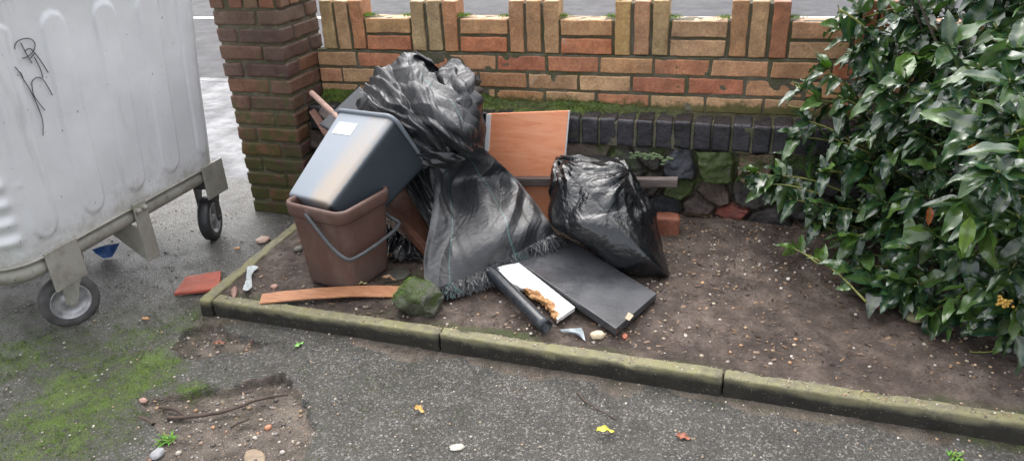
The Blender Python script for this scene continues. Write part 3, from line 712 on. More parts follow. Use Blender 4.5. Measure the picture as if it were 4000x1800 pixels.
# ledge moss (stuff)
A = Acc(); n, m = 420, 16
uu = np.linspace(-.03, 3.4, n)[:, None]; vv = np.linspace(0, 1, m)[None, :]
dn = .52+1.0*fbm(P3(uu*3.2, vv*.8), 4, 44)
dn = np.clip(dn, .04, 1)*(1-.9*sst(1.2, 1.8, uu))*(1-.6*sst(.45, .95, vv))
Yb = -.004-.138*vv+0*uu; Zb = .520+.020*dn*np.sin(np.pi*(1-vv)*.55+.25)+fbm(P3(uu*30, vv*4), 3, 45)*.007-.012*vv+.02*sst(.8, 1, 1-vv)*dn
G = P3(uu+0*vv, Yb+fbm(P3(uu*25, vv*3), 2, 46)*.006, Zb)
gc = np.clip(dn, 0, 1)[..., None]
colm = (np.array([.045, .04, .02])*(1-gc)+np.array([.06, .10, .010])*gc)*np.ones((n, m, 1)); colm = colm*(1+.6*fbm(G*18, 3, 47))[..., None]
A.add(G, gridF(n, m)[:, ::-1], Col=np.clip(colm.reshape(-1, 3), 0, 1))
nb = 16000; bu = rng.random(nb); bv = rng.random(nb)**1.2; ix = (bu*(n-1)).astype(int); iv = (bv*(m-1)).astype(int)
ok = rng.random(nb) < dn[ix, iv]**1.5*1.3; ix, iv = ix[ok], iv[ok]; nb = len(ix)
bp = G[ix, iv]+(rng.random((nb, 3))-.5)*np.array([.009, .009, .001]); h = .004+.010*rng.random(nb)*dn[ix, iv]; w = .0011+.0009*rng.random(nb); an = rng.random(nb)*6.28
sx = np.stack([np.cos(an), np.sin(an), 0*an], 1)*w[:, None]; tip = bp+np.stack([(rng.random(nb)-.5)*.010, -.003-(rng.random(nb))*.008, h], 1)
V = np.stack([bp-sx, bp+sx, tip], 1).reshape(-1, 3); F = np.arange(nb*3).reshape(-1, 3); c = np.stack([.05+.12*rng.random(nb), .13+.16*rng.random(nb), .008+.01*rng.random(nb)], 1)
c *= (.35+.65*dn[ix, iv])[:, None]
A.add(V, F, Col=np.repeat(c, 3, 0))
# crumbs of moss on the crenels
for xx, yy, zz in ((.215, .02, .895), (.232, .05, .892), (.43, .03, .895), (.67, .03, .895), (.69, .05, .892), (.88, .03, .894), (1.13, .04, .894), (1.33, .05, .892), (1.36, .03, .964), (.17, .05, .966), (.55, .05, .966), (1.02, .05, .966), (1.5, .06, .966), (1.58, .03, .895), (1.78, .03, .894), (2.03, .04, .895), (-.09, -.2, .975), (-.12, -.22, .972)):
    k = 130; bp = np.array([xx, yy, zz])+rng.normal(0, 1, (k, 3))*np.array([.016, .012, .002]); an = rng.random(k)*6.28; w = .0013
    sx = np.stack([np.cos(an), np.sin(an), 0*an], 1)*w; tip = bp+np.stack([rng.normal(0, .005, k), rng.normal(0, .005, k), .005+.012*rng.random(k)], 1)
    A.add(np.stack([bp-sx, bp+sx, tip], 1).reshape(-1, 3), np.arange(k*3).reshape(-1, 3), Col=np.repeat(np.stack([.10+.12*rng.random(k), .20+.14*rng.random(k), .02+.02*rng.random(k)], 1), 3, 0))
o = A.build('moss', B['mossy'], smooth=False, base=False); tag(o, 'bright green moss growing along the wall ledge and crenels', 'moss', kind='stuff')

# ------------------------------------------------------------------ pier
pierT = thing('gate_pier', 'dark reddish brown brick gate pier beside the metal bin', 'pier', (-.21, -.09, 0))
A = Acc(); PX0, PX1, PY0, PY1 = -.3755, -.048, -.255, .0725
PP = [(.125, .068, .05), (.135, .070, .05), (.15, .09, .06), (.10, .055, .05), (.15, .075, .045), (.12, .075, .055), (.21, .10, .055), (.09, .052, .045)]
def pmoss(W): return np.clip(.18+.52*sst(.95, .15, W[:, 2])*np.where(W[:, 0] < -.06, 1, .6)+.14*fbm(W*3, 2, 50), 0, 1)
def pp(z): return np.array(PP[rr.randrange(len(PP))])*(.85+.35*rr.random())*(1.0 if z < .5 else 1.1)
for i in range(13):
    z = .9275-.075*i+.0
    if i % 2 == 0:
        sp = [(PX0, PX0+.215, PY0, PY0+.102), (PX0+.225, PX1, PY0, PY0+.215), (PX0, PX0+.102, PY0+.112, PY1), (PX0+.112, PX1, PY1-.102, PY1)]
    else:
        sp = [(PX0, PX0+.102, PY0, PY0+.215), (PX0+.112, PX1, PY0, PY0+.102), (PX0, PX0+.215, PY1-.102, PY1), (PX1-.102, PX1, PY0+.112, PY1)]
    for (xa, xb, ya, yb) in sp:
        brick(A, ((xa+xb)/2+jit(.005), (ya+yb)/2+jit(.005), z+jit(.003)), (xb-xa, yb-ya, .0645), pp(z), moss_=pmoss, seed=500+i*5+int(xa*50), r=.009, amp=.0036)
for j in range(4):
    for q_ in range(2):
        c = np.array([(.17, .08, .05), (.20, .09, .055), (.19, .12, .07), (.26, .11, .06)][j])
        brick(A, (PX0+.032+.0765*j+jit(.003)+ (.02 if j else 0), PY0+.052+.225*q_, 1.022), (.067, .103, .103), c, moss_=lambda W: W[:, 0]*0+.2, seed=700+j+q_*7)
for q_ in range(4): brick(A, (PX1-.03, PY0+.052+.075*q_, 1.022), (.09, .066, .103), pp(1), moss_=lambda W: W[:, 0]*0+.2, seed=740+q_)
A.build('brickwork', B['brick'], pierT)
A = Acc(); A.add(*rough_box(PX0+.008, PX1-.008, PY0+.008, PY1-.008, -.03, 1.07, s=8, amp=.003, seg=.015, mx=60)); A.build('mortar', B['mortar'], pierT)
V, F = rough_box(PX0-.03, PX1+.03, PY0-.03, PY1+.03, 1.075, 1.13, s=9, amp=.002); mk('coping', V, F, B['conc'], pierT, attrs={'top': np.zeros(len(V))})

# ------------------------------------------------------------------ metal bin
BX1, BX0, BY0, BY1, BZ0, BZ1 = -.338, -1.71, -1.52, -.448, .345, 1.22
binT = thing('wheelie_bin', 'big pale galvanised steel wheeled bin with a pen scrawl on its side', 'bin', ((BX0+BX1)/2, (BY0+BY1)/2, 0))
def rrect(x0, x1, y0, y1, r, per=420, corner=14):
    """points and outward normals and arclength coordinate"""
    pts = []; nor = []
    cs = [((x1-r, y0+r), -90), ((x1-r, y1-r), 0), ((x0+r, y1-r), 90), ((x0+r, y0+r), 180)]
    for (c, a0) in cs:
        for k in range(corner+1):
            a = R(a0+90*k/corner); pts.append((c[0]+r*math.cos(a), c[1]+r*math.sin(a))); nor.append((math.cos(a), math.sin(a)))
    # subdivide straight runs
    P, N = [], []
    for i in range(len(pts)):
        a, b = np.array(pts[i]), np.array(pts[(i+1) % len(pts)]); L = np.linalg.norm(b-a); k = max(1, int(L/.0045)) if L > .03 else 1
        for j in range(k):
            P.append(a+(b-a)*j/k); N.append(np.array(nor[i])*(1-j/k)+np.array(nor[(i+1) % len(pts)])*j/k)
    return np.array(P), np.array(N)
nz = 100; zs = np.linspace(BZ0, BZ1, nz); rows = []
ribY = [at(x, y, X=-.32)[1] for x, y in ((115, 560), (238, 505), (347, 455), (437, 415), (520, 375))]
for z in zs:
    t = (z-BZ0); fx, fy = .107*t, .035*t
    P, N = rrect(BX0-fx, BX1+fx, BY0-fy, BY1+fy, .115)
    P0, _ = rrect(BX0, BX1, BY0, BY1, .115)
    if len(P) != len(P0): 
        idx = np.linspace(0, len(P)-1, len(P0)).round().astype(int); P, N = P[idx], N[idx]
    d = np.zeros(len(P))
    isx = N[:, 0] > .95
    for ry in ribY:      # shallow pressed ribs on the end panel
        yy = ry+ (P[:, 1]-P0[:, 1])*0
        w = .052; zc = BZ0+.115
        dist = np.abs(P[:, 1]-yy)/w
        if z < zc: dist = np.hypot(dist, (z-zc)/.06)
        ztop = 1.06
        if z > ztop: dist = np.hypot(dist, (z-ztop)/.05)
        d = np.maximum(d, np.where(isx, .0065*sst(1.0, .84, dist), 0)); gro = np.where(isx & (z > zc-.05), np.exp(-((dist-1.04)/.07)**2)*.003, 0); d = d-gro
    isy = (N[:, 1] < -.35)
    hor = 0
    for zc in (.435, .50, .565, .63): hor = np.maximum(hor, np.exp(-((z-zc)/.019)**2))
    d += np.where(isy, .014*hor*sst(.1, .6, -N[:, 1]), 0)
    rows.append(np.stack([P[:, 0]+N[:, 0]*d, P[:, 1]+N[:, 1]*d, np.full(len(P), z)], 1))
G = np.array(rows); G = G+(fbm(G*2.5, 2, 3)*.004)[..., None]*np.array([1, 1, 0])
mm = G.shape[1]; A = Acc(); A.add(G, gridF(nz, mm, False, True))
bot = G[0].copy(); ctr = bot.mean(0); A.add(np.concatenate([bot, bot*.02+ctr*.98]), gridF(2, mm, False, True)[:, ::-1])
A.build('body', B['steel'], binT)
# rolled seam at foot of body, tubular base frame
def ring(off, z, r): P, N = rrect(BX0, BX1, BY0, BY1, .115); Q = P+N*off; return np.concatenate([Q, np.full((len(Q), 1), z)], 1)
V, F = tube(ring(.004, BZ0+.002, 0), .0055, 8, True); mk('seam', V, F, B['frame'], binT)
V, F = tube(ring(-.034, BZ0-.036, 0), .034, 14, True); mk('base_frame', V, F, B['frame'], binT)
P, N = rrect(BX0-.107*.87, BX1+.107*.87, BY0-.03, BY1+.03, .115); V, F = tube(np.concatenate([P+N*.01, np.full((len(P), 1), BZ1)], 1), .018, 10, True); mk('rim', V, F, B['frame'], binT)
# curved lid
n1, n2 = 24, 24; uu = np.linspace(0, 1, n1)[:, None]; vv = np.linspace(-1, 1, n2)[None, :]
mk('lid', P3(BX0-.1+(BX1-BX0+.2)*uu+0*vv, (BY0+BY1)/2+.6*vv+0*uu, BZ1+.03+.28*(1-vv**2)+0*uu), gridF(n1, n2)[:, ::-1], B['steel'], binT)
def plate(p, name, w, h, t=.006, lean=0., label=None):
    V, F = rbox(t, w, h, r=.003, seg=.02); V = V@rotm('Y', lean).T
    o = mk(name, V+np.array(p), F, B['frame'], binT); return o
yl = at(178, 690, X=-.325)[1]
plate((BX1+.008, yl, BZ0-.062), 'side_plate', .135, .15, .008)
plate((BX1+.008, BY1-.075, BZ0-.062), 'side_plate', .135, .15, .008)
# bracket
by = at(360, 560, X=-.33)[1]; A = Acc()
A.add(*frame_box((BX1+.012, by, BZ0-.105), (1, 0, 0), (0, 1, 0), (0, 0, 1), .008, .066, .245, r=.002))
o = A.build('bracket', B['frame'], binT)
G = [(BX1+.006, by+.03, BZ0-.1), (BX1+.006, by+.03, BZ0-.225), (BX1-.22, by+.03, BZ0-.02), (BX1-.22, by+.03, BZ0-.01)]
V, F, _, _ = slab([(BX1+.010, by-.028, BZ0-.075), (BX1+.010, by-.028, BZ0-.222), (BX1-.24, by-.028, BZ0-.035), (BX1-.24, by-.028, BZ0-.03)], .006, seg=.05); mk('gusset', V, F, B['frame'], o)
for k in (-1, 1):
    V, F = lathe([(0, .014), (.007, .013), (.010, .009), (.011, 0), (.011, -.004)], (BX1+.018, by+k*.018, BZ0-.012), (1, 0, 0), 14); mk('bolt', V, F, B['frame'], o)
def castor(c, axis, swv, mat, rear=False):
    """c = wheel centre, axis = axle, swv = where the swivel sits above"""
    c = np.array(c, float); axis = unit(axis); A = Acc(); up = np.array([0, 0, 1.]); side = unit(np.cross(axis, up))
    sw = np.array([c[0], c[1], 0])+side*swv; sw[2] = BZ0-.085
    for k in (-1, 1):
        a0 = c+axis*k*.036; top = np.array([sw[0], sw[1], sw[2]-.012])+axis*k*.036
        q = unit(top-a0); e = unit(np.cross(axis, q))
        pts = []
        for w_, s_ in ((-.055, 1.), (.055, 1.), (.028, .45), (.019, .0), (0, -.11), (-.019, 0.), (-.028, .45)): pts.append(a0+q*np.linalg.norm(top-a0)*s_+e*w_)
        V = np.array(pts+[p+axis*k*.004 for p in pts]); F = [[0, 1, 2, 6], [6, 2, 3, 5], [5, 3, 4, 4]]
        F2 = [[7+b for b in f] for f in F]; ringi = [0, 1, 2, 3, 4, 5, 6]; S = [[ringi[i], ringi[(i+1) % 7], ringi[(i+1) % 7]+7, ringi[i]+7] for i in range(7)]
        A.add(V, np.array(F+F2+S))
        V, F = lathe([(0, .01), (.010, .009), (.011, 0)], a0+axis*k*.003, axis*k, 10); A.add(V, F)
    V, F = lathe([(0, .03), (.05, .03), (.058, .02), (.058, 0), (.06, -.012), (.05, -.02), (0, -.02)], sw, up, 24); A.add(V, F)
    A.add(*frame_box((sw[0], sw[1], sw[2]+.036), (1, 0, 0), (0, 1, 0), (0, 0, 1), .12, .14, .012, r=.003))
    f = A.build('castor', B['frame'] if not rear else B['rubberd'], binT, smooth=False)
    V, F = lathe([(.066, -.022), (.078, -.0245), (.09, -.0245), (.0985, -.018), (.1005, 0), (.0985, .018), (.09, .0245), (.078, .0245), (.066, .022)], c, axis, 56); mk('tyre', V, F, mat, f)
    V, F = lathe([(0, .020), (.016, .020), (.018, .006), (.045, .004), (.058, .012), (.064, .024), (.068, .024), (.068, -.024), (.064, -.024), (.058, -.012), (.045, -.004), (.018, -.006), (.016, -.020), (0, -.020)], c, axis, 40); mk('rim', V, F, B['rim'], f)
cw = at(190, 815, Z=0); castor((cw[0], cw[1]+.01, .1), (.86, -.50, 0), -.03, B['rubber'])
cw = at(541, 598, Z=0); castor((cw[0], cw[1], .1), (.93, .37, 0), -.045, B['rubberd'], True)
castor((-1.6, -1.35, .1), (.7, -.7, 0), .04, B['rubber']); castor((-1.6, -.6, .1), (1, .2, 0), .04, B['rubber'])
# pen scrawl
def face_pt(u_, v_):
    x, y = u_*.722, v_*.722
    p = at(x, y, X=-.3)
    for _ in range(6): p = at(x, y, X=BX1+.107*(p[2]-BZ0)+.0045)
    # follow the ribs
    return p
A = Acc()
for st in ([(48, 172), (58, 148), (82, 136), (108, 137), (122, 155), (115, 182), (92, 200), (78, 204)], [(72, 150), (92, 188), (112, 222)], [(88, 178), (104, 170), (122, 186), (148, 222), (168, 254)], [(106, 205), (118, 190), (120, 190)], [(112, 305), (112, 285), (128, 271), (148, 276), (166, 302), (183, 333)], [(112, 305), (118, 332), (138, 362), (157, 385)], [(120, 200), (140, 240), (150, 272)], [(47, 234), (75, 268), (108, 320), (135, 380), (149, 425), (150, 473)], [(60, 250), (75, 262), (85, 285)]):
    p = np.array([face_pt(*q_) for q_ in st]); p = crom(p, len(st)*7)
    off = np.zeros(len(p))
    for ry in ribY: off = np.maximum(off, .0065*sst(1.0, .80, np.abs(p[:, 1]-ry)/.052))
    p[:, 0] += off
    V, F = tube(p, .0015, 6); A.add(V, F)
A.build('pen_scrawl', B['pen'], binT)

# ------------------------------------------------------------------ tapered rectangular tubs
def tub(c, ex, ey, ez, b, t, h, r, thick=.004, nz=26, corner=8, prof=None):
    """open-topped tapered tub; b,t = (sx,sy) at base/top; returns outer+inner grid mesh and ring fn"""
    ex, ey, ez = [np.asarray(v, float) for v in (ex, ey, ez)]
    def ringpts(f, off=0., z=None):
        sx = b[0]+(t[0]-b[0])*f+2*off; sy = b[1]+(t[1]-b[1])*f+2*off; rr_ = max(.004, r+off); pts = []
        for (qx, qy, a0) in ((1, -1, -90), (1, 1, 0), (-1, 1, 90), (-1, -1, 180)):
            for k in range(corner+1):
                a = R(a0+90*k/corner); pts.append((qx*(sx/2-rr_)+rr_*math.cos(a), qy*(sy/2-rr_)+rr_*math.sin(a)))
        P = []
        for i in range(len(pts)):
            a, b_ = np.array(pts[i]), np.array(pts[(i+1) % len(pts)]); k = 5 if (i+1) % (corner+1) == 0 else 1
            for j in range(k): P.append(a+(b_-a)*j/k)
        P = np.array(P); zz = f*h if z is None else z
        return np.asarray(c)+P[:, :1]*ex+P[:, 1:]*ey+zz*ez
    rows = [ringpts(0, -.012, 0.0), ringpts(0, -.004, .001), ringpts(0, 0, .005)]+[ringpts(f) for f in np.linspace(.03, 1, nz)]+[ringpts(f, -thick) for f in np.linspace(1, .02, nz)]
    G = np.array(rows); n, m = G.shape[:2]
    cen = np.asarray(c)+ez*0.0; cin = np.asarray(c)+ez*thick
    V = np.concatenate([G.reshape(-1, 3), cen[None], cin[None]]); F = gridF(n, m, False, True).tolist()
    j = np.arange(m); j2 = (j+1) % m
    F += np.stack([np.full(m, n*m), j2, j], 1).tolist(); F += np.stack([np.full(m, n*m+1), (n-1)*m+j, (n-1)*m+j2], 1).tolist()
    return V, F, ringpts
# brown caddy
ca = R(-13); cex = (math.cos(ca), math.sin(ca), 0); cey = (-math.sin(ca), math.cos(ca), 0)
cc = np.array([.470, -.830, .066])
cadT = thing('food_caddy', 'brown plastic food waste caddy with grey carrying handle, grey bin tipped inside', 'caddy', cc)
V, F, rp = tub(cc, cex, cey, (0, 0, 1), (.228, .228), (.268, .268), .335, .036); mk('body', V, F, B['brown'], cadT)
prof = [(.000, .286), (.009, .287), (.012, .293), (.012, .328), (.009, .336), (.0, .339), (-.004, .336)]
G = np.array([rp(zv/.335, o_, zv) for o_, zv in prof]); V, F = G.reshape(-1, 3), gridF(len(prof), G.shape[1], False, True); mk('rim', V, F, B['brown'], cadT)
# handle hangs down over the two near faces
hl = at(762, 520, Y=-.84); 
pl1 = cc+np.array(cex)*(-.152)+np.array(cey)*(.0)+np.array([0, 0, .345]); pr1 = cc+np.array(cex)*(.156)+np.array(cey)*0+np.array([0, 0, .345])
CE, CY = np.array(cex), np.array(cey)
hp = [cc+CE*a_+CY*b_+np.array([0, 0, z_]) for a_, b_, z_ in ((-.02, -.151, .315), (.03, -.153, .265), (.09, -.155, .205), (.135, -.150, .172), (.150, -.130, .160), (.158, -.08, .160), (.160, 0, .163), (.158, .08, .168), (.152, .130, .172), (.14, .158, .18), (.09, .155, .205), (.03, .153, .265), (-.02, .151, .315))]
V, F = tube(crom(np.array(hp), 120), .0075, 10); hnd = mk('handle', V, F, B['wire'], cadT)
for sgn in (-1, 1):
    V, F = lathe([(0, .012), (.016, .012), (.018, .008), (.018, -.004)], cc+CE*-.02+CY*sgn*.134+np.array([0, 0, .315]), CY*sgn, 16); mk('handle_lug', V, F, B['brown'], cadT)

# grey bin
def sw_(x, y, z): return _r*x+_u*y-_f*z
ga = unit(sw_(.21, .336, -.174)); gw = sw_(.223, -.05, .172); gw = unit(gw-ga*(gw@ga)); gm = np.cross(gw, ga); 
if gm @ sw_(.096, -.146, -.167) < 0: gm = -gm
tb = (.255, .215); tt = (.325, .275); GH = .40
Cc = at(826, 512, Y=-.95)     # near bottom corner between the two visible faces
gc = Cc-gw*(tb[0]/2)+gm*(tb[1]/2)+ga*.0
gbT = thing('waste_bin', 'dirty blue grey plastic waste bin with white label, lying tilted in the brown caddy', 'bin', gc)
V, F, rp = tub(gc, gw, gm if np.dot(np.cross(gw, gm), ga) > 0 else gm, ga, tb, tt, GH, .032, .003, 34)
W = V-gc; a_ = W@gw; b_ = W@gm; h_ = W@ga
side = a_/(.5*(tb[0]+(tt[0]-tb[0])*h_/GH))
hb = .5*(tb[1]+(tt[1]-tb[1])*h_/GH); lit_face = sst(-.10, .06, -b_/hb-side+.06)  # mask of the up-facing side, where sky light is put into the colour
dirt_ = lit_face*sst(-.35, .45, side)*(.62+.35*sst(1, 0, h_/GH))+.15*(1-lit_face)
mk('body', V, F, B['grey'], gbT, attrs={'dirt': np.clip(dirt_, 0, 1), 'lit_face': lit_face})
V, F = tube(rp(1, .004), .0085, 10, True); o = mk('rim', V, F, B['grey'], gbT, attrs={'dirt': np.full(len(V), .2), 'lit_face': np.full(len(V), .6)})
# paper label on upper-left face
lw = gw; lc = gc+gw*(-.045)+gm*(-(tb[1]+(tt[1]-tb[1])*.78)/2-.0012)+ga*(GH*.80)
nface = unit(np.cross(gw, ga)); sl = unit(ga*GH-gm*(tt[1]-tb[1])/2)
nrm = unit(np.cross(gw, sl)); 
if nrm @ gm > 0: nrm = -nrm
lc = lc+nrm*.0012
V, F, _, _ = slab([lc-gw*.058-sl*.028, lc+gw*.05-sl*.028, lc+gw*.05+sl*.028, lc-gw*.058+sl*.028], .0012, r=.0004, seg=.02); mk('paper_label', V, F, B['white'], gbT)

# ------------------------------------------------------------------ behind the caddy
V, F, _, _ = slab([at(806, 318, Y=-.42), at(858, 350, Y=-.45), at(975, 300, Y=-.34), at(908, 222, Y=-.26)][::-1], .02, r=.006, seg=.02)
o = mk('plastic_crate_lid', V, F, B['dgrey']); tag(o, 'dark grey plastic lid leaning behind the grey bin', 'plastic lid')
o2V, o2F = tube([at(784, 234, Y=-.235), at(850, 296, Y=-.40), at(905, 345, Y=-.52)], .0125, 16); o = mk('broom_handle', o2V, o2F, B['pink'] , attrs={'Col': np.tile((.42, .27, .22), (len(o2V), 1))}); tag(o, 'pinkish worn wooden broom handle leaning in the corner by the pier', 'broom handle')
V, F, _, _ = slab([at(776, 282, Y=-.30), at(790, 272, Y=-.27), at(835, 335, Y=-.36), at(822, 352, Y=-.38)][::-1], .012, r=.002, seg=.01, amp=.002); o = mk('wooden_offcut', V, F, B['redwood']); tag(o, 'short rusty brown wood offcut wedged beside the pier', 'wood offcut')
V, F, _, _ = slab([at(800, 285, Y=-.24), at(812, 262, Y=-.22), at(850, 305, Y=-.30), at(838, 318, Y=-.32)][::-1], .012, r=.002, seg=.01, amp=.003); o = mk('wooden_offcut', V, F, B['oldwood']); tag(o, 'broken dark wood splinter just behind the broom handle', 'wood offcut')

# timber planks beside the membrane
V, F, _, _ = slab([at(945, 445, Y=-.40), at(990, 430, Y=-.37), at(1095, 600, Z=.10), at(1075, 650, Z=.085)][::-1], .018, r=.002, seg=.015, amp=.001); o = mk('timber_plank', V, F, B['redwood']); tag(o, 'wide reddish brown plank sloping down between caddy and black membrane', 'plank')
V, F, _, _ = slab([at(958, 500, Y=-.505), at(965, 492, Y=-.50), at(1083, 620, Z=.115), at(1078, 640, Z=.105)][::-1], .03, r=.002, seg=.015, amp=.001); o = mk('timber_plank', V, F, B['redwood']); tag(o, 'narrow edge plank lying in front of the wide reddish one', 'plank')

# ------------------------------------------------------------------ crumpled sheets
def ctrl(rows_):
    out = []
    for r_ in rows_:
        out.append([at(p[0], p[1], Y=p[2]) if p[2] < 0 else at(p[0], p[1], Z=p[2]) for p in r_])
    return np.array(out)
memT = thing('weed_membrane', 'crumpled black woven weed membrane heaped on the rubbish and spread down to a frayed edge', 'tarpaulin', (.9, -.5, .07))
FLOOR = lambda P, it: np.stack([P[:, 0], P[:, 1], np.maximum(P[:, 2], .072)], 1)
A = Acc()
def foldseed(n, m, fu, fv, amp, s, octv=3, warp=.6):
    """ridged folds: fu = frequency across rows (axis0), fv = across columns (axis1)"""
    a = np.linspace(0, 1, n)[:, None]; b = np.linspace(0, 1, m)[None, :]
    w = fbm(P3(a*2+3, b*2, s), 2, s)*warp
    return amp*ridge(P3(a*fu+w, b*fv+w, s*.7), octv, s)
def addsheet(c, n, m, spec, sd=0, lean=.5, th=None, fn=None, amp=None):
    G = patch(ctrl(c), n, m); S = folds(G, spec, sd, lean)
    if amp is not None: S = G+(S-G)*amp[..., None]
    S = smooth_grid(S, 1)
    if fn: S = fn(S.reshape(-1, 3), 0).reshape(n, m, 3)
    t = np.zeros((n, m))
    if th:
        b = np.linspace(0, 1, m)
        for q_, w_ in th: t = np.maximum(t, np.exp(-((b-q_)/w_)**4)[None, :]*np.ones((n, 1)))
    A.add(S, gridF(n, m), thread=t.ravel()); return S
# upper left fold layer
addsheet([[(903, 232, -.40), (950, 178, -.36), (1000, 145, -.33), (1045, 130, -.31)],
          [(950, 272, -.52), (1000, 232, -.51), (1045, 200, -.47), (1082, 182, -.40)],
          [(1005, 318, -.60), (1062, 290, -.60), (1112, 258, -.56), (1150, 243, -.49)],
          [(1060, 345, -.60), (1118, 335, -.63), (1165, 322, -.60), (1195, 305, -.52)],
          [(1112, 395, -.55), (1150, 388, -.58), (1180, 380, -.57), (1204, 360, -.50)]], 200, 210, [(.105, 8, .026, 1.0), (.055, -16, .009, 1.0), (.09, 60, .006, 1.3), (.028, 25, .0018, 1.4)], 5, .7, th=[(.80, .006)])
# layer beneath, lower left
addsheet([[(893, 262, -.35), (910, 246, -.37), (950, 225, -.40)],
          [(932, 322, -.43), (975, 300, -.49), (1010, 280, -.49)],
          [(988, 380, -.50), (1032, 350, -.56), (1070, 325, -.55)],
          [(1058, 413, -.54), (1095, 392, -.60), (1125, 372, -.57)],
          [(1112, 428, -.53), (1142, 414, -.58), (1172, 400, -.56)]], 200, 120, [(.085, 5, .022, 1.0), (.045, -20, .008, 1.0), (.08, 65, .004, 1.4), (.028, 40, .0018, 1.4)], 9, .7)
# right hump
addsheet([[(1092, 186, -.27), (1105, 168, -.23), (1135, 157, -.23), (1172, 165, -.24), (1196, 195, -.24)],
          [(1092, 212, -.38), (1122, 203, -.41), (1162, 200, -.42), (1197, 212, -.37), (1209, 238, -.28)],
          [(1112, 262, -.45), (1145, 256, -.50), (1178, 256, -.50), (1206, 262, -.44), (1208, 276, -.32)],
          [(1135, 312, -.48), (1165, 312, -.54), (1187, 312, -.53), (1204, 318, -.44), (1202, 332, -.33)],
          [(1160, 375, -.48), (1178, 380, -.53), (1192, 384, -.52), (1202, 388, -.44), (1206, 392, -.35)]], 190, 190, [(.12, 25, .022, 1.2), (.075, -35, .012, 1.2), (.08, 80, .006, 1.4), (.03, 10, .002, 1.4)], 13, .6)
# small turned-up flap at the peak
addsheet([[(1040, 140, -.315), (1046, 128, -.305), (1056, 140, -.28)], [(1055, 165, -.34), (1072, 150, -.30), (1085, 150, -.27)], [(1070, 195, -.36), (1085, 180, -.33), (1098, 175, -.30)]], 60, 60, [(.03, 0, .004, 1.)], 15)
addsheet([[(1040, 138, -.34), (1062, 142, -.35), (1086, 156, -.36)], [(1050, 175, -.27), (1075, 178, -.26), (1108, 180, -.27)], [(1065, 215, -.25), (1090, 215, -.25), (1115, 205, -.26)]], 40, 40, [(.05, 0, .004, 1.)], 16)  # added patch, tilted downward so the hollow beside the flap looks dark
# dark layer falling to the lower left behind the front sheet
addsheet([[(985, 372, -.44), (1045, 400, -.46), (1118, 415, -.47)],
          [(1010, 440, -.47), (1062, 460, -.49), (1112, 470, -.54)],
          [(1045, 510, -.54), (1075, 520, -.56), (1102, 525, -.62)],
          [(1078, 572, -.62), (1088, 575, -.64), (1096, 580, -.70)]], 150, 110, [(.07, 5, .014, 1.0), (.04, -15, .004, 1.2), (.09, 70, .003, 1.5)], 17, .5)
# added unseen filler lumps: prop up the sheets and keep the gaps dark
V0, F0 = ico(5)
for cpt, s_ in ((np.array([.62, -.30, .56]), (.18, .12, .18)), (np.array([.75, -.28, .50]), (.105, .12, .20)), (np.array([.70, -.31, .25]), (.18, .14, .25)), (np.array([.83, -.34, .18]), (.12, .13, .18))):
    W = V0*np.array(s_); W = W*(1+.10*ridge(V0*2.5+cpt, 3, 4)[:, None])+cpt; W[:, 2] = np.maximum(W[:, 2], .068)
    A.add(W, F0, thread=0.)
A.build('crumpled_heap', B['mem'], memT)
A = Acc()
S = addsheet([[(1085, 405, -.50), (1130, 395, -.56), (1170, 385, -.56), (1203, 364, -.46)],
              [(1094, 470, -.63), (1148, 462, -.50), (1205, 448, -.46), (1285, 436, -.42)],
              [(1082, 560, -.74), (1168, 548, -.66), (1253, 528, -.62), (1342, 503, -.47)],
              [(1066, 655, -.84), (1165, 632, -.80), (1270, 598, -.72), (1378, 553, -.55)],
              [(1072, 738, .088), (1165, 705, .115), (1285, 648, .15), (1397, 590, .18)]], 230, 230, [(.17, 8, .0110, 1.5), (.09, -28, .0035, 2.2), (.20, 55, .0030, 2.4), (.045, 20, .0006, 2.4)], 37, .2, amp=(1.-.8*sst(.86, 1., np.abs(np.linspace(-1, 1, 230)))[None, :])*(1.7-1.0*np.linspace(0, 1, 230)[:, None]), th=[(.22, .004), (.70, .006)], fn=FLOOR)
A.build('spread_sheet', B['mem'], memT)
# frayed edge: loose strands along the bottom row
A = Acc(); bot = S[-1]; n = len(bot)
for k in range(2600):
    t_ = rng.random()*(n-2); i = int(t_); p = bot[i]*(1-(t_-i))+bot[i+1]*(t_-i)
    d0 = bot[i]-S[-6, i]; d0 = unit(d0); sd_ = unit(bot[min(i+3, n-1)]-bot[max(i-3, 0)])
    L = .014+.034*rng.random()+(.016 if .35 < t_/n < .55 else 0)+(.012 if t_/n > .8 else 0)
    dr = unit(d0+sd_*rng.normal(0, .5)+np.array([0, 0, .25+rng.normal(0, .45)]))
    bend = sd_*rng.normal(0, .012)+np.array([0, 0, -.010-.014*rng.random()])
    pts = [p-d0*.006+np.array([0, 0, .002]), p+dr*L*.5, p+dr*L+bend]; pts = crom(np.array(pts), 5); pts[:, 2] = np.maximum(pts[:, 2], .074)
    w = sd_*(.0010+.0010*rng.random())
    V = np.stack([pts-w, pts+w+np.array([0, 0, .0008])], 1).reshape(-1, 3); F = gridF(5, 2)
    A.add(V, F, thread=1.0 if (abs(t_/n-.22) < .012 or abs(t_/n-.70) < .015) else 0.)
A.build('frayed_edge', B['mem'], memT)

# black plastic by the caddy
G = patch(ctrl([[(968, 560, .13), (1010, 590, .12), (1062, 640, .10)], [(955, 610, .10), (1000, 625, .10), (1062, 652, .085)], [(960, 652, .08), (1010, 655, .08), (1064, 650, .078)]]), 60, 60)
S2 = FLOOR(folds(G, [(.06, 20, .010, 1.5), (.03, -40, .004, 1.5)], 31).reshape(-1, 3), 0); o = mk('plastic_sheet', S2, gridF(60, 60), B['bag']); tag(o, 'scrap of glossy black plastic on the soil behind the brown caddy', 'plastic sheet')

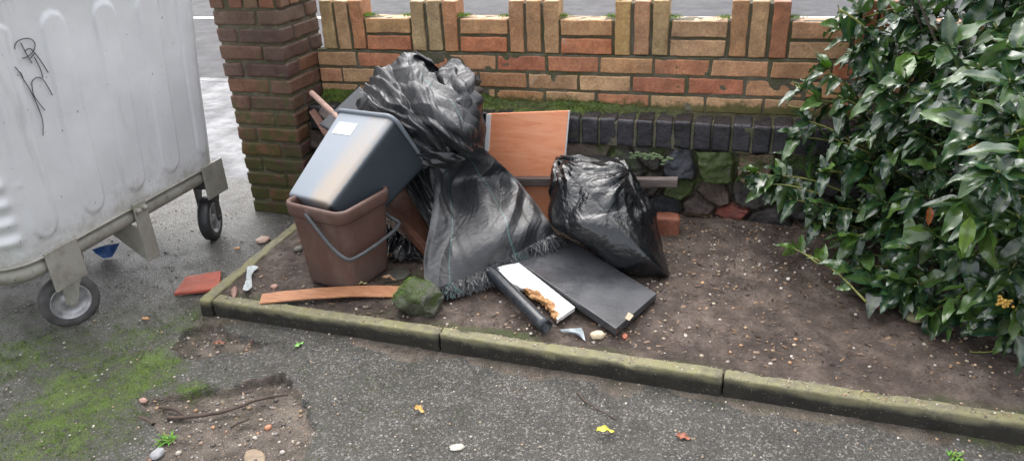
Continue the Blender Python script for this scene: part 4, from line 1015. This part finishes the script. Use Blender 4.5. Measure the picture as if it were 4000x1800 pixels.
# ------------------------------------------------------------------ bin bag
sil = [(1397, 393, -.30), (1440, 388, -.30), (1500, 394, -.30), (1555, 402, -.30), (1590, 418, -.30), (1606, 455, -.31), (1622, 495, -.33), (1645, 530, -.36), (1655, 565, -.40), (1668, 625, -.47), (1684, 688, -.57), (1665, 697, -.60), (1620, 697, -.61), (1575, 690, -.61), (1535, 668, -.61), (1490, 630, -.60), (1440, 600, -.58), (1395, 575, -.55), (1379, 550, -.50), (1377, 520, -.46), (1384, 470, -.40), (1388, 430, -.35)]
SP = np.array([at(x, y, Y=yy) for x, y, yy in sil]); nT = 420
SPc = crom(np.concatenate([SP, SP[:1]]), nT+1)[:-1]
cen = SP.mean(0)+np.array([0, 0, .0]); toc = unit(CAM-cen)
def bagside(depth, K, sgn):
    rows = []
    for s_ in np.sin(np.linspace(0, np.pi/2, K)):
        prof = (1-s_**2.4)**.62
        rows.append(cen+(SPc-cen)*s_+toc*sgn*depth*prof)
    return np.array(rows)
Fr = bagside(.20, 150, 1); Bk = bagside(.10, 40, -1)[::-1][1:]
G = np.concatenate([Fr, Bk]); n, m = G.shape[:2]
sh = at(1588, 425, Y=-.42); dv = G-sh; rdist = np.linalg.norm(dv, axis=-1)
px = dv@_r; py = dv@_u; phi = np.arctan2(py, px)
tl = at(1398, 400, Y=-.32); dv2 = G-tl; r2 = np.linalg.norm(dv2, axis=-1); phi2 = np.arctan2(dv2@_u, dv2@_r)
w1 = sst(.36, .10, rdist)*sst(.0, .05, rdist); w2 = sst(.26, .06, r2)*sst(0, .04, r2)
f1 = tri(phi/(2*math.pi)*12+.9*fbm(P3(rdist*7, phi*1.6), 2, 51))*.014+tri(phi/(2*math.pi)*21+1.0*fbm(P3(rdist*9, phi*3), 2, 52))*.0026
f2 = tri(phi2/(2*math.pi)*17+1.1*fbm(P3(r2*8, phi2*2), 2, 53))*.011+tri(phi2/(2*math.pi)*29+1.0*fbm(P3(r2*12, phi2*4), 2, 54))*.0022
lowf = sst(.12, .34, G[..., 2]-.05)*.6+.25
cr = tri(1.6*fbm(G*3.2, 2, 57)+dv[..., 2]*3.5)*.009+tri(2.2*fbm(G*6, 2, 58)+px*3)*.003+tri(2.5*fbm(G*13, 2, 59))*.0006
cr = cr*lowf
seed = f1*w1*np.clip(.3+1.2*fbm(P3(phi*1.5, rdist*5), 2, 60)+.4, 0, 1.4)+f2*w2+cr
Nn = gnorm(G); Nn = np.where(((G-cen)*Nn).sum(-1, keepdims=True) < 0, -Nn, Nn)
bz = lambda P, it: np.stack([P[:, 0], np.minimum(P[:, 1], -.205), np.maximum(P[:, 2], .075)], 1)
mid = sst(0, .12, np.linalg.norm(G-G[0, 0], axis=-1))
S3 = G+Nn*(seed*mid)[..., None]; S3 = bz(S3.reshape(-1, 3), 0).reshape(n, m, 3)
S3 = np.concatenate([S3[:, -1:], S3, S3[:, :1]], 1); S3 = smooth_grid(S3, 1)[:, 1:-1]
o = mk('rubbish_bag', S3, gridF(n, m, False, True), B['bag']); tag(o, 'full shiny black plastic rubbish bag slumped against the wall on the grey board', 'rubbish bag')

# ------------------------------------------------------------------ boards
obT = thing('laminate_board', 'orange wood effect laminate board with white edge standing against the wall', 'board', (1.03, -.2, .08))
TL, TR = at(1226, 287, Y=-.195), at(1430, 279, Y=-.185); BR = at(1405, 560, Y=-.245); BL = BR+(TL-TR)*1.0+np.array([0, 0, 0])
V, F, _, _ = slab([BL, BR, TR, TL], .016, r=.0012, seg=.03); mk('panel', V, F, B['orange'], obT)
e = unit(TR-TL); dnn = unit(BL-TL)
V, F, _, _ = slab([TL+e*-.004+dnn*.16+np.array([0, -.004, 0]), TL+e*.016+dnn*.16+np.array([0, -.004, 0]), TL+e*.018+np.array([0, -.004, 0]), TL+e*-.004+np.array([0, -.004, 0])], .012, r=.001, seg=.02); mk('edge_strip', V, F, B['white'], obT)
V, F, _, _ = slab([TR+e*.0005+dnn*.42, TR+e*.0045+dnn*.42, TR+e*.0045, TR+e*.0005], .016, r=.001, seg=.05); mk('edge_strip', V, F, B['white'], obT)
a, b = at(1225, 449, Y=-.262), at(1705, 451, Y=-.262); a2, b2 = a-np.array([0, 0, .036]), b-np.array([0, 0, .036])
V, F, _, _ = slab([a2, b2, b, a], .03, r=.003, seg=.02, amp=.0015); o = mk('wooden_batten', V, F, B['oldwood']); tag(o, 'weathered grey brown batten lying across the orange board behind the black bag', 'batten')
bdT = thing('shelf_board', 'wet dark grey shelf board lying flat under the black bag', 'board', at(1480, 720, Z=.08))
q = [at(1550, 826, Z=.100), at(1652, 738, Z=.100), at(1410, 588, Z=.135), at(1300, 655, Z=.135)]
V, F, _, _ = slab(q, .028, r=.0015, seg=.03); mk('panel', V, F, B['board'], bdT)
sc_ = at(1583, 794, Z=.1012); V, F, _, _ = slab([at(1572, 800, Z=.1025), at(1583, 806, Z=.1025), at(1594, 793, Z=.1025), at(1581, 784, Z=.1025)], .001, r=.0003, seg=.01); mk('torn_sticker', V, F, m_plain('buff_paper', (.42, .32, .22), .6, .2, 60), bdT)
# rotten white board
q = [at(1378, 800, Z=.092), at(1410, 800, Z=.094), at(1446, 773, Z=.096), at(1290, 655, Z=.13), at(1245, 670, Z=.12)]
q4 = [at(1398, 806, Z=.095), at(1447, 772, Z=.095), at(1305, 660, Z=.135), at(1238, 672, Z=.135)]
V, F, U, W_ = slab(q4, .017, r=.0012, seg=.006, mx=90)
rot = np.exp(-((W_-.28)/.27)**2)*sst(.8, .1, U+.25*fbm(V*22, 3, 9))*1.25
eat = (U < .25)*sst(.42, .8, rot)
side_v = unit(q4[1]-q4[0]); V = V+side_v*(rot*np.clip(.40-U, 0, 1)*.075*(1+.6*fbm(V*50, 2, 19)))[:, None]+np.stack([fbm(V*70, 3, k) for k in range(3)], -1)*(.006*np.clip(rot*1.4, 0, 1))[:, None]
V[:, 2] = np.maximum(V[:, 2], .070)
o = mk('rotten_board', V, F, B['rot'], attrs={'rot': rot}); tag(o, 'white board with rotten brown crumbling edge between pipe and grey board', 'board')
# pipe
p0, p1 = at(1236, 684, Z=.125), at(1374, 822, Z=.096); dpp = unit(p1-p0)
V, F = lathe([(.0175, 0), (.0175, np.linalg.norm(p1-p0)), (.0155, np.linalg.norm(p1-p0)), (.0155, np.linalg.norm(p1-p0)-.12), (0, np.linalg.norm(p1-p0)-.12)], p0, dpp, 28)
pr = [(.0235, t_) for t_ in np.linspace(0, np.linalg.norm(p1-p0), 14)]+[(.0208, np.linalg.norm(p1-p0)), (.0208, np.linalg.norm(p1-p0)-.15), (0, np.linalg.norm(p1-p0)-.15)]
V, F = lathe(pr, p0, dpp, 28); o = mk('plastic_pipe', V, F, B['pipe']); tag(o, 'length of black plastic pipe sticking out from under the frayed edge', 'pipe')
# wood strip, tile, brick
q = [at(652, 762, Z=.078), at(1005, 745, Z=.075), at(1010, 718, Z=.085), at(660, 738, Z=.083)]
V, F, U, W_ = slab(q, .006, r=.001, seg=.02, mx=40); V[:, 2] += .012*np.sin(np.pi*U)*1.0; V = V+(fbm(V*10, 2, 3)*.002)[:, None]
o = mk('wooden_strip', V, F, B['strip']); tag(o, 'thin orange wood strip lying along the edging in front of the caddy', 'wood strip')
q = [at(436, 737, Z=.022), at(552, 724, Z=.022), at(556, 680, Z=.022), at(468, 694, Z=.022)]
V, F, U, W_ = slab(q, .014, r=.003, seg=.008, amp=.0016, mx=30); o = mk('broken_tile', V, F, B['terra']); tag(o, 'broken piece of red terracotta tile on the asphalt by the bed corner', 'tile')
V, F = rbox(.11, .065, .10, r=.010, seg=.012); V = V@rotm('Z', .1).T+np.array([*at(1672, 580, Z=.12)[:2], .0])+np.array([0, .03, .125]); V += np.stack([fbm(V*30, 3, k+4) for k in range(3)], -1)*.003
o = mk('loose_brick', V, F, B['brick'], attrs={'Col': np.tile((.26, .095, .06), (len(V), 1)), 'moss': np.full(len(V), .12)}); tag(o, 'half a red brick standing at the wall foot right of the black bag', 'brick')
# mossy rock
V0, F0 = ico(5); V = np.sign(V0)*np.abs(V0)**.8; V *= np.array([.088, .066, .060])
for nv, dd in (((.7, -.5, .5), .062), ((-.5, -.7, .5), .058), ((.1, -.2, 1), .047), ((-.9, .1, .4), .072), ((.9, .1, -.2), .078), ((.2, -1, -.3), .052)):
    nv = unit(nv); s_ = V@nv-dd; V = V-np.outer(np.maximum(s_, 0)*.9, nv)
V = V@rotm('Y', .25).T; V += np.stack([fbm(V*22, 4, k+14) for k in range(3)], -1)*.014; rc = at(1045, 790, Z=.07)
V = V+np.array([rc[0], rc[1]+.035, .112])
mo = np.clip(.12+.35*sst(-.2, .8, V0[:, 2])+.25*(V0[:, 0] < .2)+.5*fbm(V0*2.2, 3, 5), 0, 1); o = mk('mossy_rock', V, F0, B['stone'], attrs={'Col': np.tile((.07, .075, .05), (len(V), 1)), 'moss': mo}); tag(o, 'lump of rock covered in green moss at the end of the wood strip', 'rock')
pc = rng.integers(0, len(V), 2600); sel = (V0[pc, 2] > -.1) & (V0[pc, 0] < .25) & (fbm(V0[pc]*3, 2, 3) > -.1); bp = V[pc[sel]]; k = len(bp); an = rng.random(k)*6.28
sx = np.stack([np.cos(an), np.sin(an), 0*an], 1)*.0012; tip = bp+unit_rows(V0[pc[sel]])*(.003+.005*rng.random((k, 1)))
mk('moss_tufts', np.stack([bp-sx, bp+sx, tip], 1).reshape(-1, 3), np.arange(k*3).reshape(-1, 3), B['mossy'], o, smooth=False, attrs={'Col': np.repeat(np.stack([.07+.10*rng.random(k), .14+.14*rng.random(k), .02*np.ones(k)], 1), 3, 0)})

# ------------------------------------------------------------------ litter
def chunk(name, label, cat, p, s, col, seed, mat='pink', grp=None):
    V0, F0 = ico(3); W = V0*np.array(s); W = W*(1+.3*fbm(V0*1.7+seed, 3, seed)[:, None]); W = W@rotm('Z', seed*1.3).T+p+np.array([0, 0, s[2]*.7])
    o = mk(name, W, F0, B[mat], attrs={'Col': np.tile(col, (len(W), 1))}, smooth=False); return tag(o, label, cat, grp)
def gp(x, y, z=0.): p = at(x, y, Z=z); return np.array([p[0], p[1], DZ(p[0], p[1]) if z < .03 else SZ(p[0], p[1])])
chunk('stone_fragment', 'pinkish crumpled fragment on the asphalt beside the side edging stone', 'stone', gp(662, 605), (.034, .03, .011), (.42, .29, .23), 3)
chunk('stone_fragment', 'cream and brown shell like stone in front of the grey board', 'stone', gp(1503, 850, .06), (.024, .016, .014), (.62, .50, .34), 5)
chunk('stone_fragment', 'small orange brick crumb at the near corner of the grey board', 'brick crumb', gp(1572, 845, .06), (.014, .009, .006), (.40, .13, .07), 6)
chunk('stone_fragment', 'grey concrete lump on the soil left of the brown caddy', 'stone', gp(752, 632, .06), (.018, .02, .012), (.16, .15, .12), 7)
chunk('stone_fragment', 'flat grey stone on the soil right of the brown caddy', 'stone', gp(1000, 690, .06), (.05, .045, .006), (.09, .085, .07), 8)
chunk('stone_fragment', 'pale pink brick chip on soil in front of the caddy', 'brick crumb', gp(690, 722, .06), (.013, .012, .008), (.50, .30, .24), 9)
chunk('stone_fragment', 'white rubble chip on the open asphalt near the bottom', 'stone', gp(1150, 1127), (.022, .013, .005), (.45, .43, .36), 10)
chunk('stone_fragment', 'grey stone in the broken asphalt by the green weed', 'stone', gp(395, 1140), (.022, .018, .012), (.30, .30, .31), 11)
chunk('stone_fragment', 'pinkish brick chip among the roots at the left of the broken patch', 'brick crumb', gp(362, 1010), (.014, .010, .008), (.45, .27, .22), 12)
chunk('stone_fragment', 'orange brick crumb inside the broken asphalt patch', 'brick crumb', gp(672, 1062), (.011, .009, .007), (.50, .22, .12), 13)
chunk('stone_fragment', 'tan flat stone at the bottom edge of the broken patch', 'stone', gp(640, 1148), (.045, .026, .003), (.24, .18, .12), 14)
chunk('stone_fragment', 'reddish stone on soil under the left shrub twig', 'stone', at(2210, 770, Z=.07), (.025, .02, .012), (.22, .10, .07), 15)
chunk('stone_fragment', 'pale crumbly clod on the soil under the shrub edge', 'stone', at(2290, 795, Z=.07), (.05, .03, .015), (.22, .20, .11), 16)
# cigarette ends
for (x, y, a, lb) in ((598, 627, .4, 'orange cigarette end on the asphalt between bin wheel and side edging stone'), (368, 804, .2, 'flattened reddish cigarette end on the mossy asphalt near the bin wheel')):
    p = gp(x, y); dd = np.array([math.cos(a), math.sin(a), 0]); V, F = tube([p-dd*.013+[0, 0, .006], p+[0, 0, .006], p+dd*.013+[0, 0, .006]], .0048, 12)
    o = mk('cigarette_end', V, F, B['litter'], attrs={'Col': np.tile((.62, .33, .15), (len(V), 1))}); tag(o, lb, 'cigarette end')
def leafmesh(L, W, curl, n=10, m=5, fold=.3, wav=0., seed=0):
    t = np.linspace(0, 1, n)[:, None]; s_ = np.linspace(-1, 1, m)[None, :]
    w = W*np.sin(np.pi*np.clip(t, 0, 1)**.85)**.75*(1-.25*t)*.5
    w = np.maximum(w, .0006)*(1+.0*s_)*(1+(.05*np.sin(t*19+seed*3)*np.sign(s_+1e-6) if wav else 0)); x = L*t+0*s_; y = w*s_
    z = fold*np.abs(y)-curl*L*(t**2)+wav*np.sin(t*14+seed)*np.abs(s_)*W*.2
    return np.stack([x, y, z+0*x], -1), np.broadcast_to(np.exp(-(s_/.16)**2), (n, m))
def dropleaf(p, a, L, W, col, label, curl=.1, fold=.6, cat='fallen leaf', tilt=0.):
    G, rb = leafmesh(L, W, curl, 14, 7, fold, .8, a); V = G.reshape(-1, 3)@rotm('X', tilt).T@rotm('Z', a).T; V[:, 2] -= V[:, 2].min()
    o = mk('fallen_leaf', V+p+np.array([0, 0, .003]), gridF(14, 7), B['litter'], attrs={'Col': np.tile(col, (len(V), 1))*(1+.6*rb.reshape(-1, 1))}); tag(o, label, cat, 'dead leaves on the ground'); return o
dropleaf(gp(1500, 1100), .5, .055, .026, (.62, .58, .10), 'yellow green fallen leaf with dark stalk on the asphalt at bottom centre', .3, .9)
dropleaf(gp(1043, 1034), -.1, .034, .022, (.62, .38, .12), 'small curled tan leaf on the open asphalt', .2, 1.2)
dropleaf(gp(1700, 1097), .0, .042, .026, (.26, .09, .05), 'reddish brown leaf on the asphalt right of the yellow one', .1, .4)
dropleaf(gp(742, 880), 1.3, .045, .018, (.17, .36, .08), 'bright green leaf on the asphalt just in front of the edging', .1, .5)
dropleaf(gp(628, 852), .4, .034, .028, (.24, .06, .045), 'dark red crumpled leaf in front of the bed corner', .2, .8)
dropleaf(gp(535, 858), .6, .04, .022, (.26, .10, .06), 'brown leaf in the small dirt hollow by the bed corner', .2, .8)
dropleaf(gp(975, 665, .06), 1.5, .05, .022, (.45, .25, .12), 'curled tan leaf standing on the soil right of the caddy', .5, 1.4)
dropleaf(gp(965, 715, .06), .5, .05, .024, (.38, .22, .12), 'tan crumpled leaf on soil above the wood strip', .4, 1.2)
dropleaf(gp(895, 735, .06)+np.array([0, 0, .02]), .8, .05, .02, (.40, .36, .16), 'pale yellow green leaf lying over the wood strip', .2, .8)
dropleaf(gp(672, 755, .06), .2, .03, .015, (.30, .08, .04), 'small rusty leaf at the left end of the wood strip', .2, .8)
dropleaf(gp(2560, 880, .06), .2, .06, .035, (.25, .05, .03), 'dark red leaf on the soil under the shrub at the right', .2, .5)
dropleaf(gp(1965, 600, .06), .9, .03, .012, (.55, .38, .13), 'small tan curled leaf on soil near the shrub twig', .4, 1.)
def stick(pts, r0, r1, label):
    P = crom(np.array(pts), 26); P = P+np.stack([fbm(P*25, 2, k+3) for k in range(3)], -1)*.004; V, F = tube(P, np.linspace(r0, r1, 26)*(1+.25*fbm(P*60, 2, 7)), 8)
    o = mk('stick', V, F, B['twig']); tag(o, label, 'stick', 'sticks on the asphalt'); return o
H = lambda x, y, h=.008: at(x, y, Z=h-.01)
stick([H(420, 1052), H(500, 1045, .012), H(580, 1028, .014), H(650, 1002, .012), H(725, 991)], .0065, .004, 'long dead twig across the broken asphalt patch')
stick([H(404, 1022), H(440, 1030, .014), H(472, 1048)], .007, .005, 'short thick twig above the left end of the long one')
stick([H(350, 1048), H(365, 1055), H(386, 1068)], .0075, .005, 'stubby dark twig at the left tip of the long one')
stick([H(580, 1076), H(604, 1062), H(628, 1050)], .004, .003, 'short dark twig below the long one in the broken patch')
stick([H(1452, 985, .018), H(1475, 1012, .02), H(1510, 1032, .018), H(1550, 1054, .014)], .0028, .0018, 'thin bare twig on the asphalt in front of the middle edging stone')
for k, (x, y, lb) in enumerate(((1455, 980, 'side'), )): pass
# wrappers
def crump(name, label, cat, c, mat, n=36, s=.012, it=80):
    G = patch(np.array(c), n, n); S_ = crumple(G, 1.15, 1.15, it, foldseed(n, n, 3, 3, s, 61+n), .03, fn=lambda P, i_: np.stack([P[:, 0], P[:, 1], np.maximum(P[:, 2], .004)], 1)); o = mk(name, S_, gridF(n, n), mat); return tag(o, label, cat)
crump('crisp_packet', 'blue foil wrapper on the dark asphalt under the metal bin', 'wrapper', [[at(232, 628, Z=.05), at(262, 618, Z=.06), at(300, 612, Z=.05)], [at(245, 640, Z=.02), at(268, 634, Z=.03), at(290, 632, Z=.02)], [at(262, 650, Z=.005), at(272, 648, Z=.006), at(282, 646, Z=.005)]], B['blue_foil'])
crump('plastic_wrapper', 'torn translucent white plastic wrapper inside the bed corner', 'wrapper', [[at(622, 672, Z=.075), at(636, 668, Z=.08), at(650, 672, Z=.075)], [at(618, 705, Z=.074), at(624, 700, Z=.072), at(634, 690, Z=.074)], [at(610, 728, Z=.08), at(622, 730, Z=.085), at(634, 722, Z=.078)]], B['polyw'], 44, .020)
crump('plastic_film', 'thin grey plastic shard on the soil between pipe end and shell stone', 'plastic shard', [[at(1408, 828, Z=.07), at(1440, 826, Z=.082), at(1462, 824, Z=.075)], [at(1412, 832, Z=.068), at(1445, 836, Z=.08), at(1468, 838, Z=.075)], [at(1416, 835, Z=.067), at(1450, 841, Z=.07), at(1472, 856, Z=.068)]], m_plain('grey_film', (.26, .30, .32), .25, .2, 30), 24, .004)
crump('foil_scrap', 'twisted silver and pink foil scrap on the mossy asphalt', 'wrapper', [[at(545-180, 0+800, Z=.006), at(375, 797, Z=.01), at(384, 799, Z=.006)]]*1+[[at(366, 806, Z=.01), at(375, 806, Z=.014), at(384, 806, Z=.01)], [at(367, 810, Z=.004), at(376, 811, Z=.006), at(385, 810, Z=.004)]], m_plain('pink_foil', (.5, .35, .33), .3, .3, 60), 20, .003) if False else None
V, F = tube([gp(178*.777*4.0 if False else 545, 893)]+[gp(575, 889)], .006, 10) if False else (None, None)
# roots crumbs in bed corner
chunk('bark_chip', 'pinkish brown bark chip at the inner corner of the bed', 'bark chip', gp(590, 738, .06), (.04, .012, .01), (.26, .15, .12), 21)
# weeds
def weed(p, nb, h, label):
    A_ = Acc()
    for k in range(nb):
        a = rng.random()*6.28; L = h*(.5+.7*rng.random()); G, rb = leafmesh(L, .006, .5+.4*rng.random(), 8, 3, .3); V = G.reshape(-1, 3)@rotm('Y', -R(40+35*rng.random())).T@rotm('Z', a).T
        A_.add(V+p+np.array([rng.normal(0, .010), rng.normal(0, .010), 0]), gridF(8, 3), Col=(.07+.06*rng.random(), .17+.10*rng.random(), .025))
    o = A_.build('weed', B['mossy']); return tag(o, label, 'weed', 'small green weeds')
weed(gp(418, 1105), 34, .028, 'tuft of fresh green grass in the broken asphalt near the twigs')
weed(gp(2400, 1152), 18, .018, 'tiny green weed on the asphalt at the bottom right')

# ------------------------------------------------------------------ laurel shrub
shT = thing('laurel_shrub', 'large evergreen laurel shrub with glossy wet dark green leaves over the wall end', 'shrub', (2.95, -.35, .07))
LA, LS = Acc(), Acc()
GRN = [(.016, .048, .020), (.020, .058, .022), (.014, .042, .022), (.026, .066, .022), (.050, .105, .028), (.013, .036, .017), (.062, .125, .030)]
def add_leaf(p, d_, nrm, L, W, col, curl=.18):
    d_ = unit(d_); nrm = unit(nrm-d_*(nrm@d_)); sd_ = np.cross(nrm, d_)
    G, rb = leafmesh(L, W, curl, 17, 5, .15+.35*rng.random(), .2+.4*rng.random(), rng.random()*6); V = G.reshape(-1, 3)
    LA.add(p+V[:, :1]*d_+V[:, 1:2]*sd_+V[:, 2:]*nrm, gridF(17, 5), Col=np.tile(col, (85, 1)), rib=rb.ravel())
def shoot(base, tip, nl, L0=.095, droop=.25, young=0.):
    base, tip = np.array(base, float), np.array(tip, float); dr = tip-base; Ls = np.linalg.norm(dr); dr = dr/Ls
    mid = (base+tip)/2+np.array([0, 0, .06*Ls]); P = crom(np.array([base, mid, tip]), 9)
    V, F = tube(P, np.linspace(.0042, .0020, 9), 6); LS.add(V, F)
    up = np.array([0, 0, 1.])
    for k in range(nl):
        whorl = k < nl*.55
        t_ = 1-.10*rng.random() if whorl else .25+.65*rng.random(); p = P[min(8, int(t_*8))]*(1) + dr*.0
        a = k*2.399+rng.random()*.5; e1 = unit(np.cross(dr, up+.01)); e2 = np.cross(e1, dr)
        out = e1*math.cos(a)+e2*math.sin(a); spread = (.9+.9*rng.random()) if whorl else 1.5
        d_ = unit(dr*(1.0 if whorl else .6)+out*spread+np.array([0, 0, -droop*(.5+rng.random())]))
        nr = unit(up*1.0+out*.25+rng.normal(0, .33, 3)+np.array([-.05, -.25, 0]))
        L = L0*(.45+.8*rng.random()); c = np.array(GRN[rng.integers(7)])*(.75+.5*rng.random())
        if rng.random() < young: c = np.array((.06, .12, .02))*(.8+.5*rng.random())
        add_leaf(p, d_, nr, L, L*(.40+.12*rng.random()), c, .12+.35*rng.random())
core = np.array([3.05, -.30, .35])
# silhouette of crown as sprays placed round real branch ends
tips = []
spr = [(1905, 462, -.36), (1950, 440, -.33), (1985, 500, -.38), (1880, 430, -.33), (1990, 345, -.30), (2020, 300, -.30), (2050, 250, -.28), (2000, 215, -.22), (2060, 165, -.25), (2130, 130, -.25), (2090, 60, -.15), (2150, 25, -.1), (2060, 430, -.42), (2080, 520, -.45), (2040, 560, -.4),
       (2130, 600, -.55), (2120, 680, -.62), (2160, 640, -.55), (2190, 720, -.66), (2250, 700, -.68), (2230, 740, -.7), (2300, 720, -.74), (2330, 790, -.78), (2390, 760, -.8), (2380, 700, -.75), (2440, 800, -.85), (2500, 800, -.88), (2540, 840, -.92), (2555, 780, -.95), (2480, 720, -.9), (2420, 640, -.85), (2280, 620, -.7), (2350, 600, -.72), (2540, 690, -.95),
       (2510, 430, -1.15), (2560, 380, -1.1), (2500, 340, -1.0), (2440, 300, -.9), (2550, 290, -1.0), (2400, 200, -.75), (2460, 160, -.8), (2540, 200, -.95), (2330, 230, -.6), (2260, 190, -.5), (2200, 220, -.45), (2240, 280, -.5), (2180, 320, -.42), (2150, 400, -.45), (2230, 380, -.5), (2300, 330, -.6), (2350, 420, -.68), (2420, 500, -.8), (2300, 480, -.62), (2200, 500, -.52), (2240, 570, -.58), (2480, 560, -.9),
       (2150, 80, -.1), (2250, 60, -.2), (2330, 40, -.3), (2420, 60, -.5), (2500, 60, -.6), (2200, 130, -.3), (2300, 130, -.4), (2560, 110, -.8), (2380, 110, -.55), (2560, 540, -1.0), (2110, 240, -.32), (2100, 350, -.36)]
for (x, y, Yv) in spr:
    tip = at(x, y, Y=Yv); tip[2] = max(tip[2], .13)
    back = unit(core-tip+rng.normal(0, .15, 3)); base = tip+back*(.16+.10*rng.random())-np.array([0, 0, .05])
    shoot(base, tip, 11+int(rng.integers(6)), (.084 if x < 2150 else .096)+.02*rng.random(), .6, young=.06)
# inner crown: filled volume behind the surface sprays
cnt = 0
while cnt < 250:
    x = rng.uniform(1990, 2760); y = rng.uniform(-420, 850); lim = 1990+max(0, abs(y-390)-90)*.12 + (60 if y < 300 else 0)+(110 if y > 560 else 0)  # unseen crown carried on above the view to shade the right side
    if y > 560: lim += (y-560)*1.15
    if x < lim+40: continue
    Yv = -.12-(x-2000)*.00145*(1 if y > 150 else .6)+rng.uniform(.05, .5)
    tip = at(x, y, Y=Yv)
    if tip[2] < .16 or tip[0] > 4: continue
    if -.22 < tip[1] < .15 and tip[2] < 1.0: tip[1] = -.25-rng.random()*.1
    if tip[1] > .15 and tip[2] < .95: continue
    d_ = unit(np.array([-.5, -.6, .2])+rng.normal(0, .5, 3)); shoot(tip-d_*.18, tip, 13, .086, .3, .03); cnt += 1
# low twig reaching over the soil
shoot(at(2180, 760, Z=.14), at(2035, 640, Z=.17), 5, .06, .1, .8); shoot(at(2060, 665, Z=.16), at(1990, 622, Z=.18), 4, .07, .1, .9)
add_leaf(at(1998, 622, Z=.18), at(1945, 614, Z=.18)-at(1998, 622, Z=.18), np.array([0, -.2, 1]), .07, .016, (.12, .22, .10), .05)
add_leaf(at(2340, 520, Y=-.80), np.array([.1, -.1, -1]), np.array([0, -1, .2]), .06, .022, (.30, .07, .02), .1)
add_leaf(at(2440, 545, Y=-.92), np.array([.0, -.2, -1]), np.array([0, -1, .2]), .11, .045, (.16, .26, .04), .1)
LA.build('leaves', B['leaf'], shT)
# woody stems
for k in range(10):
    a = rng.random()*6.28; b0 = np.array([3.0+rng.normal(0, .22), -.42+rng.normal(0, .12), .05]); e_ = at(rng.uniform(2100, 2650), rng.uniform(-100, 700), Y=-.15-.25*rng.random()); e_[2] = max(e_[2], .25); e_[0] = min(e_[0], 3.2)
    V, F = tube(crom(np.array([b0, (b0+e_)/2+rng.normal(0, .06, 3)+np.array([0, 0, .08]), e_]), 14), np.linspace(.009, .003, 14), 8); mk('branch', V, F, B['bark'], shT)
LS.build('twigs', B['stem'], shT)
V, F = tube(crom(np.array([at(2440, 885, Z=.07), at(2490, 884, Z=.075), at(2530, 868, Z=.10), at(2570, 835, Z=.2)]), 20), .0024, 6); mk('branch', V, F, B['stem'], shT)
V, F = tube(crom(np.array([at(1982, 266, Y=-.3), at(2015, 272, Y=-.3), at(2070, 268, Y=-.28)]), 20), .0026, 6); mk('branch', V, F, B['stem'], shT)
for (x, y, Yv) in ((2450, 355, -.95), (2527, 760, -.97)):
    A = Acc(); c0 = at(x, y, Y=Yv); V0, F0 = ico(1)
    for k in range(38): A.add(c0+rng.normal(0, 1, 3)*np.array([.007, .006, .006])+V0*.0050, F0, Col=(.50, .30, .06))
    A.build('flower_cluster', B['litter'], shT)

# ------------------------------------------------------------------ light
SUN_EL, SUN_AZ = 62., -35.     # azimuth from +Y (street side) towards -X
w = bpy.data.worlds.new('World'); SC.world = w; w.use_nodes = True; nt = w.node_tree
sky = nt.nodes.new('ShaderNodeTexSky'); sky.sky_type = 'NISHITA'; sky.sun_disc = False; sky.sun_elevation = R(SUN_EL); sky.sun_rotation = R(SUN_AZ); sky.air_density = 1.; sky.dust_density = 3.; sky.ozone_density = 1.
hs = nt.nodes.new('ShaderNodeHueSaturation'); hs.inputs['Saturation'].default_value = .24
nt.links.new(sky.outputs[0], hs.inputs['Color']); nt.links.new(hs.outputs[0], nt.nodes['Background'].inputs[0]); nt.nodes['Background'].inputs[1].default_value = .15
sl_ = bpy.data.lights.new('sun', 'SUN'); sl_.energy = 1.15; sl_.angle = R(110); sl_.color = (1, .96, .92); so = bpy.data.objects.new('sun', sl_); COL.objects.link(so)
dvec = Vector((math.sin(R(SUN_AZ))*math.cos(R(SUN_EL)), math.cos(R(SUN_AZ))*math.cos(R(SUN_EL)), math.sin(R(SUN_EL))))
so.rotation_euler = dvec.to_track_quat('Z', 'Y').to_euler(); so.location = (0, 0, 6)
SC.view_settings.view_transform = 'Standard'; SC.view_settings.look = 'None'; SC.view_settings.exposure = 1.5; SC.view_settings.gamma = 1
SC.render.engine = 'CYCLES'
SC.cycles.max_bounces = 6
